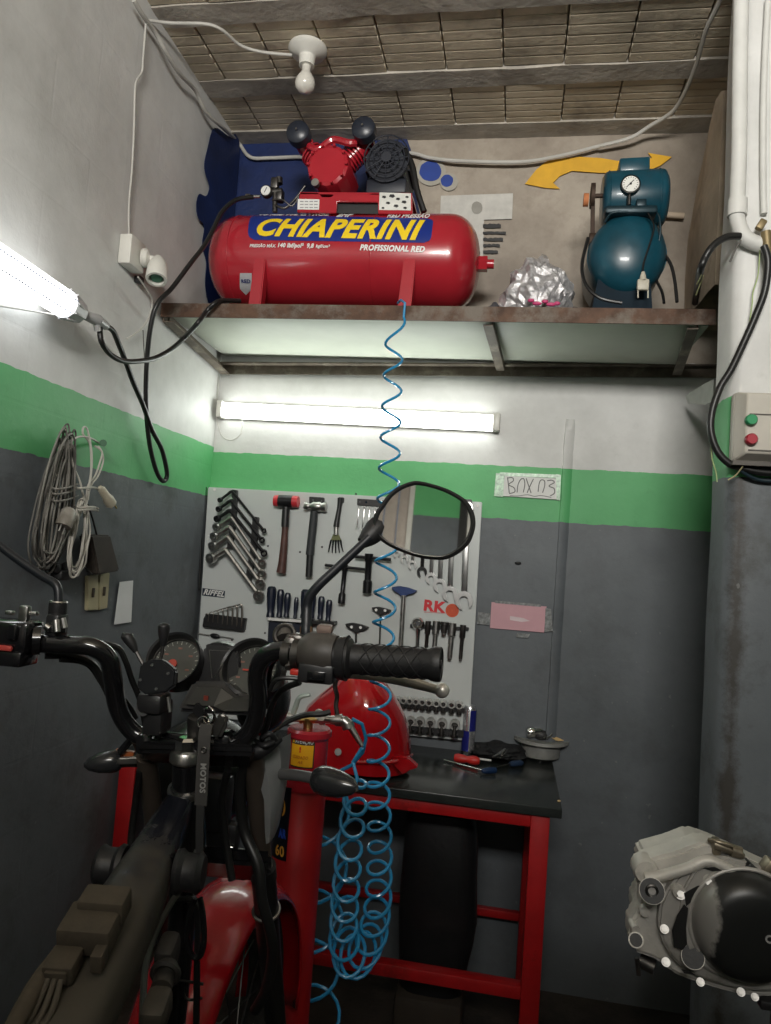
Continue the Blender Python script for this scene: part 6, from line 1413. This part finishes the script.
# ignition coil and bits under the spine's right flank
w = MB().box(FP(.86, .062, -.045), (.028, .042, .032), Rf, bev=.008).cyl(FP(.80, .06, -.04), FP(.72, .058, -.04), .012, seg=14).ring(FP(.76, .06, -.035), fd, .014, .004, 18, 6).box(FP(.66, .05, -.045), (.024, .04, .035), Rf, bev=.008)
w.build('ignition_coil', mat('grimy_black_coil', (.018, .016, .014), .6, var=.3, dirt=(.06, .052, .04), dthr=.58), bk)
MB().tube([S(197, 850, .0), S(186, 880, -.02), S(170, 905, -.05), S(155, 935, -.09), S(146, 965, -.14), S(143, 1000, -.2), S(142, 1040, -.25)], .0042, 8).build('throttle_cable', mat('dull_grey_cable', (.09, .09, .08), .5), bk)
MB().tube([S(246, 760, .03), S(240, 790, .05), S(244, 830, .06), S(258, 865, .05), S(262, 900, .05), S(271, 935, .06), S(272, 960, .08), S(266, 990, .10), S(255, 1010, .12)], .0085, 10).build('brake_hose', M_cord, bk)
MB().tube([S(228, 770, .03), S(222, 800, .05), S(226, 840, .06), S(232, 880, .06)], .006, 10).build('throttle_cable', M_cord, bk)
MB().tube([S(176, 900, -.02), S(196, 905, -.02), S(197, 960, -.02), S(196, 1040, -.02)], .005, 8).build('drain_tube', M_cord, bk)
MB().tube([S(172, 980, -.03), S(190, 982, -.02), S(203, 984, -.01)], .002).tube([S(183, 982, -.02), S(184, 995, -.02), S(190, 1000, -.02), S(202, 998, -.01)], .002).build('loose_wires', M_cord, bk)
MB().tube([S(140, 770, .03), S(136, 800, .05), S(132, 830, .06), S(130, 860, .06)], .006, 8).build('control_cable', M_cord, bk)
# down tube and engine block under the spine, rear out of view
MB().tube([FP(.05, 0, -.03), FP(.1, .01, -.12)+UP*-.05, FP(.2, .012, -.2)+UP*-.12, FP(.35, .012, -.3)+UP*-.2], .02, 14).build('down_tube', M_gloss, bk)
w = MB(); e0_ = FP(.75, .012, -.22)
for k in range(8): w.box(e0_+UP*(-.018*k), (.15, .15, .007), Matrix.Rotation(math.radians(13), 3, 'Z'), bev=.002)
w.box(e0_+UP*-.07, (.12, .12, .16), Matrix.Rotation(math.radians(13), 3, 'Z')).box(e0_+UP*-.25+V((.03, -.1, 0)), (.20, .36, .20), Matrix.Rotation(math.radians(13), 3, 'Z'), bev=.03)
w.build('engine_block', mat('dark_engine_alloy', (.05, .05, .048), .5, .5, var=.3), bk)
# lift table under the machine
lz = zt_w
lf = thing('lift_table', (wc.x+.12, .75, 0), 'low black lift table carrying the motorcycle', 'lift table')
rz = Matrix.Rotation(math.radians(13), 3, 'Z')
MB().box((wc.x+.15, .80, lz-.02), (.42, 1.75, .04), rz, bev=.006).build('platform', M_plast, lf)
for sx_ in (-.13, .13):
    for sy_ in (-.6, .6):
        v = rz @ V((sx_, sy_, 0)); MB().box((wc.x+.15+v.x, .80+v.y, (lz-.04)/2), (.05, .05, lz-.04), rz).build('leg', M_plast, lf)
bk.location.z = bk.location.z
ez = (e0_+UP*-.35).z
pv = e0_+V((.03, -.1, 0))
blk = MB().box((pv.x, pv.y, (lz+ez)/2), (.14, .14, ez-lz), rz, bev=.008).build('wooden_block', mat('oily_timber', (.12, .08, .05), .8, var=.3)); tag(blk, 'oily timber block propping up the motorcycle engine', 'block')
# ================================================================ loose engine, lower right
YE = 1.30
def E_(px, py, dy=0): return P(px, py, YE+dy)
M_alu = mat('cast_aluminium', (.55, .53, .49), .55, .35, var=.15, scale=14, bump=.12, dirt=(.26, .24, .21), dthr=.62)
M_alu2 = mat('dirty_cover_alloy', (.40, .385, .36), .5, .35, var=.2, scale=10, dirt=(.15, .14, .12), dthr=.60)
ce = E_(730, 925)
en = thing('engine', (E_(745, 998).x, YE+.12, E_(745, 998).z-.004), 'loose cast aluminium motorcycle engine with worn black clutch cover, lower right', 'engine')
out = [(636, 868), (640, 862), (648, 860), (678, 852), (692, 846), (704, 842), (716, 845), (738, 853), (755, 862), (775, 871), (800, 884), (825, 905), (842, 935), (840, 962), (825, 985), (795, 997), (765, 998), (742, 996), (718, 990), (700, 984), (684, 979), (672, 973), (660, 962), (648, 957), (634, 953), (630, 944), (629, 930), (631, 920), (639, 912), (643, 900), (640, 888), (637, 878)]
oc = [E_(x_, y_, .03) for x_, y_ in out]
cen_ = sum(oc, V((0, 0, 0)))/len(oc)
body = MB().prism(oc, (0, .055, 0), bev=.006).prism([cen_+(p-cen_)*.84+V((0, .054, 0)) for p in oc], (0, .09, 0), bev=.01).build('crankcase', M_alu, en)
# raised gasket flange along the front edge
def inset(pts, k, c): return [c+(p-c)*k for p in pts]
oc2 = [E_(x_, y_, .012) for x_, y_ in [(690, 866), (706, 858), (728, 857), (752, 864), (775, 874), (800, 889), (822, 910), (834, 936), (832, 960), (818, 980), (792, 991), (765, 992), (742, 990), (718, 984), (700, 978), (684, 970), (671, 957), (662, 941), (658, 924), (660, 905), (667, 890), (677, 878)]]
fl_ = MB().prism(oc2, (0, .03, 0), bev=.004).build('cover_flange', M_alu2, en)
oc3 = [E_(x_, y_, .004) for x_, y_ in [(694, 872), (708, 865), (728, 864), (750, 870), (772, 880), (795, 894), (814, 913), (825, 937), (823, 957), (811, 974), (788, 984), (762, 986), (738, 982), (716, 975), (700, 966), (690, 955), (684, 940), (680, 922), (681, 905), (685, 888)]]
MB().prism(oc3, (0, .012, 0), bev=.003).build('cover_step', M_alu2, fl_)
# round clutch cover bulge
cc = E_(747, 925, .004)
rw = .058*1.28
cvr = MB()
sb_ = 1.0
prof = [(.0, -.040), (.030, -.040), (.055, -.038), (.068, -.033), (.078, -.022), (.083, -.008), (.085, .004)]
mcv, nt, bb = _nt('worn_black_cover')
tc = nt.nodes.new('ShaderNodeTexCoord').outputs['Object']
sx = nt.nodes.new('ShaderNodeSeparateXYZ'); nt.links.new(tc, sx.inputs[0])
n1 = noise_node(nt, 14, 5, .65, tc)
v_ = math_n(nt, 'ADD', sx.outputs[0], math_n(nt, 'MULTIPLY', math_n(nt, 'SUBTRACT', n1.outputs[0], .5), .05))
msk = ramp(nt, v_, .5-.003, .5+.003, (1, 1, 1), (0, 0, 0))
v2 = math_n(nt, 'ADD', v_, .5+.056)
msk = ramp(nt, v2, .497, .503, (1, 1, 1), (0, 0, 0))
col = mixc(nt, msk, (.012, .013, .013), (.34, .33, .31)); nt.links.new(col, bb.inputs['Base Color'])
bb.inputs['Roughness'].default_value = .35; nt.links.new(math_n(nt, 'MULTIPLY', msk, .5), bb.inputs['Metallic'])
cvr.lathe(prof, cc, (0, 1, 0), seg=56, cap=False)
cvr.build('clutch_cover', mcv, en)
MB().ring(cc+V((0, .0, 0)), (0, 1, 0), .087, .0035, 56, 8).build('cover_rim', M_alu2, en)
text_at('CG', cc+V((.026, -.0405, .0)), (1, 0, 0), (0, 0, 1), .016, mat('grey_scratched_print', (.3, .3, .3), .5), 'cover_lettering', en, bold=.0005)
# black paint remnants on the flange
for q in ([(684, 893), (697, 886), (706, 884), (702, 893), (692, 901), (686, 906)], [(677, 915), (684, 904), (688, 908), (686, 928), (687, 944), (682, 950), (674, 946), (672, 930)], [(681, 969), (690, 971), (696, 975), (684, 973)], [(703, 868), (722, 866), (730, 870), (712, 871)]):
    MB().prism([E_(x_, y_, .0035) for x_, y_ in q], (0, -.0012, 0)).build('black_paint_patch', M_ktext, en, smooth=False)
# top ledge / ribs / bosses
MB().tube([E_(646, 878, .02), E_(664, 875, .015), E_(688, 868, .01), E_(706, 861, .01), E_(722, 866, .01), E_(740, 875, .01)], .009, 12, 6).tube([E_(648, 866, .05), E_(680, 858, .05), E_(704, 850, .05), E_(730, 858, .05), E_(760, 872, .05)], .012, 12, 6).build('case_ridge', M_alu, body)
for (x_, y_) in ((675, 888), (705, 876)): MB().tube([E_(x_-2, y_-4, .03), E_(x_+4, y_+4, .005)], .010, 12, 3).build('case_boss', M_alu, body)
MB().lathe([(0, -.008), (.018, -.008), (.021, -.002), (.021, .03), (0, .03)], E_(646, 871, .03), (0, 1, 0), seg=24, cap=False).build('case_boss', M_alu, body)
for a_, b_, r_ in ((E_(652, 891, .03), E_(652, 891, -.012), .020), (E_(636, 940, .035), E_(636, 940, .012), .012), (E_(693, 957, .02), E_(693, 957, .0), .018), (E_(643, 905, .05), E_(645, 912, .02), .008), (E_(632, 922, .04), E_(636, 930, .02), .007)):
    MB().cyl(a_, b_, r_, seg=24).build('case_boss', M_alu, body)
w = MB().cyl(E_(652, 891, -.013), E_(652, 891, .02), .0190, seg=24)
bh = w.build('rubber_bush', M_black, en)
MB().cyl(E_(636, 940, .011), E_(636, 940, .03), .010, seg=18).build('rubber_bush', M_black, en)
MB().cyl(E_(693, 957, -.001), E_(693, 957, .02), .0168, seg=24).build('rubber_bush', M_black, en)
MB().ring(E_(652, 891, -.014), (0, 1, 0), .0085, .0022, 20, 6).cyl(E_(652, 891, -.0135), E_(652, 891, -.012), .006, seg=12).build('bush_sleeve', M_dsteel, bh)
for x_, y_, r in ((680.5, 894, .0075), (709, 882, .0075), (664.5, 929, .0060), (666, 962, .0060), (700.5, 982, .0055), (744, 878, .0070), (741, 992, .0055), (755, 997, .0050)):
    MB().cyl(E_(x_, y_, .014), E_(x_, y_, .0), r*.75, seg=6).cyl(E_(x_, y_, .012), E_(x_, y_, .006), r*1.15, seg=16).build('cover_bolt', M_steel, en)
# fins / sprocket behind, and brackets on top
w = MB().lathe([(.055, -.006), (.066, -.006), (.068, .0), (.066, .006), (.055, .006), (.055, -.006)], E_(678, 878, .19), (0, 1, .1), seg=48, cap=False).lathe([(.040, -.01), (.050, -.01), (.050, .01), (.040, .01), (.040, -.01)], E_(680, 880, .17), (0, 1, .1), seg=48, cap=False)
w.cyl(E_(678, 880, .17), E_(678, 880, .205), .042, seg=30)
w.build('flywheel_ring', mat('black_flywheel', (.018, .018, .018), .4, .3), en)
w = MB().box(E_(727, 848, .03), (.05, .03, .010), Matrix.Rotation(.25, 3, 'Y'), bev=.003).box(E_(716, 846, .03), (.012, .02, .026), bev=.003).cyl(E_(731, 850, .02), E_(741, 853, .02), .010, seg=14).tube([E_(709, 840, .03), E_(718, 842, .02), E_(736, 848, .02), E_(740, 856, .02)], .004).box(E_(768, 868, .02), (.02, .03, .03), Matrix.Rotation(.5, 3, 'Y'), bev=.004)
w.build('top_bracket', mat('oily_brass_bracket', (.22, .19, .14), .4, .7, var=.4, scale=40), en)
w = MB().box(E_(750, 868, .02), (.022, .03, .016), Matrix.Rotation(.6, 3, 'Y'), bev=.003).box(E_(744, 880, .0), (.018, .02, .012), bev=.003); w.build('black_clip', M_plast, en)
w = MB().cyl(E_(640, 960, .06), E_(655, 968, .05), .012, seg=14).cyl(E_(637, 958, .05), E_(639, 975, .05), .004, seg=8); w.build('drain_fitting', M_dsteel, en)
# engine stand reaching in from outside the frame
eb0 = E_(765, 998); 
zst = en.location.z
ms_ = thing('engine_stand', (.62, YE+.14, 0), 'steel stand carrying the loose engine at the right edge', 'stand')
MB().box((E_(800, 998).x+.03, YE+.10, E_(790, 1004).z-.02), (.16, .16, .014), bev=.003).build('top_plate', M_plast, ms_)
zp = E_(790, 1004).z-.027
MB().box((E_(800, 998).x+.03, YE+.10, zp/2), (.06, .06, zp), bev=.003).build('post', M_plast, ms_)
MB().box((E_(800, 998).x+.03, YE+.10, .012), (.40, .40, .024), bev=.004).build('base_plate', M_plast, ms_)
# ================================================================ light
wd = bpy.data.worlds.new('world'); SC.world = wd; wd.use_nodes = True
wd.node_tree.nodes['Background'].inputs[0].default_value = (.75, .85, 1, 1); wd.node_tree.nodes['Background'].inputs[1].default_value = .25
def area(name, loc, target, sx_, sy_, power, col):
    ld = bpy.data.lights.new(name, 'AREA'); ld.shape = 'RECTANGLE'; ld.size = sx_; ld.size_y = sy_; ld.energy = power; ld.color = col
    o = bpy.data.objects.new(name, ld); COL.objects.link(o); o.location = loc
    o.rotation_euler = (V(target)-V(loc)).to_track_quat('-Z', 'Y').to_euler(); return o
area('fill_behind_camera', (.15, -1.6, 3.05), (-.1, 3.0, 3.75), 1.2, .4, 46, (1, .97, .92)).data.spread = math.radians(100)  # added fill behind the camera, tilted up to favour the upper room; no fixture
area('rear_wall_fill', (-.3, -1.9, 1.9), (-.3, -3.0, 2.8), .5, .2, 9, (1, .97, .92))  # added fill that brightens the rear wall for the mirror; no lamp known there
SC.view_settings.view_transform = 'Standard'; SC.view_settings.look = 'None'; SC.view_settings.gamma = 1; SC.view_settings.use_curve_mapping = False
SC.view_settings.exposure = .2
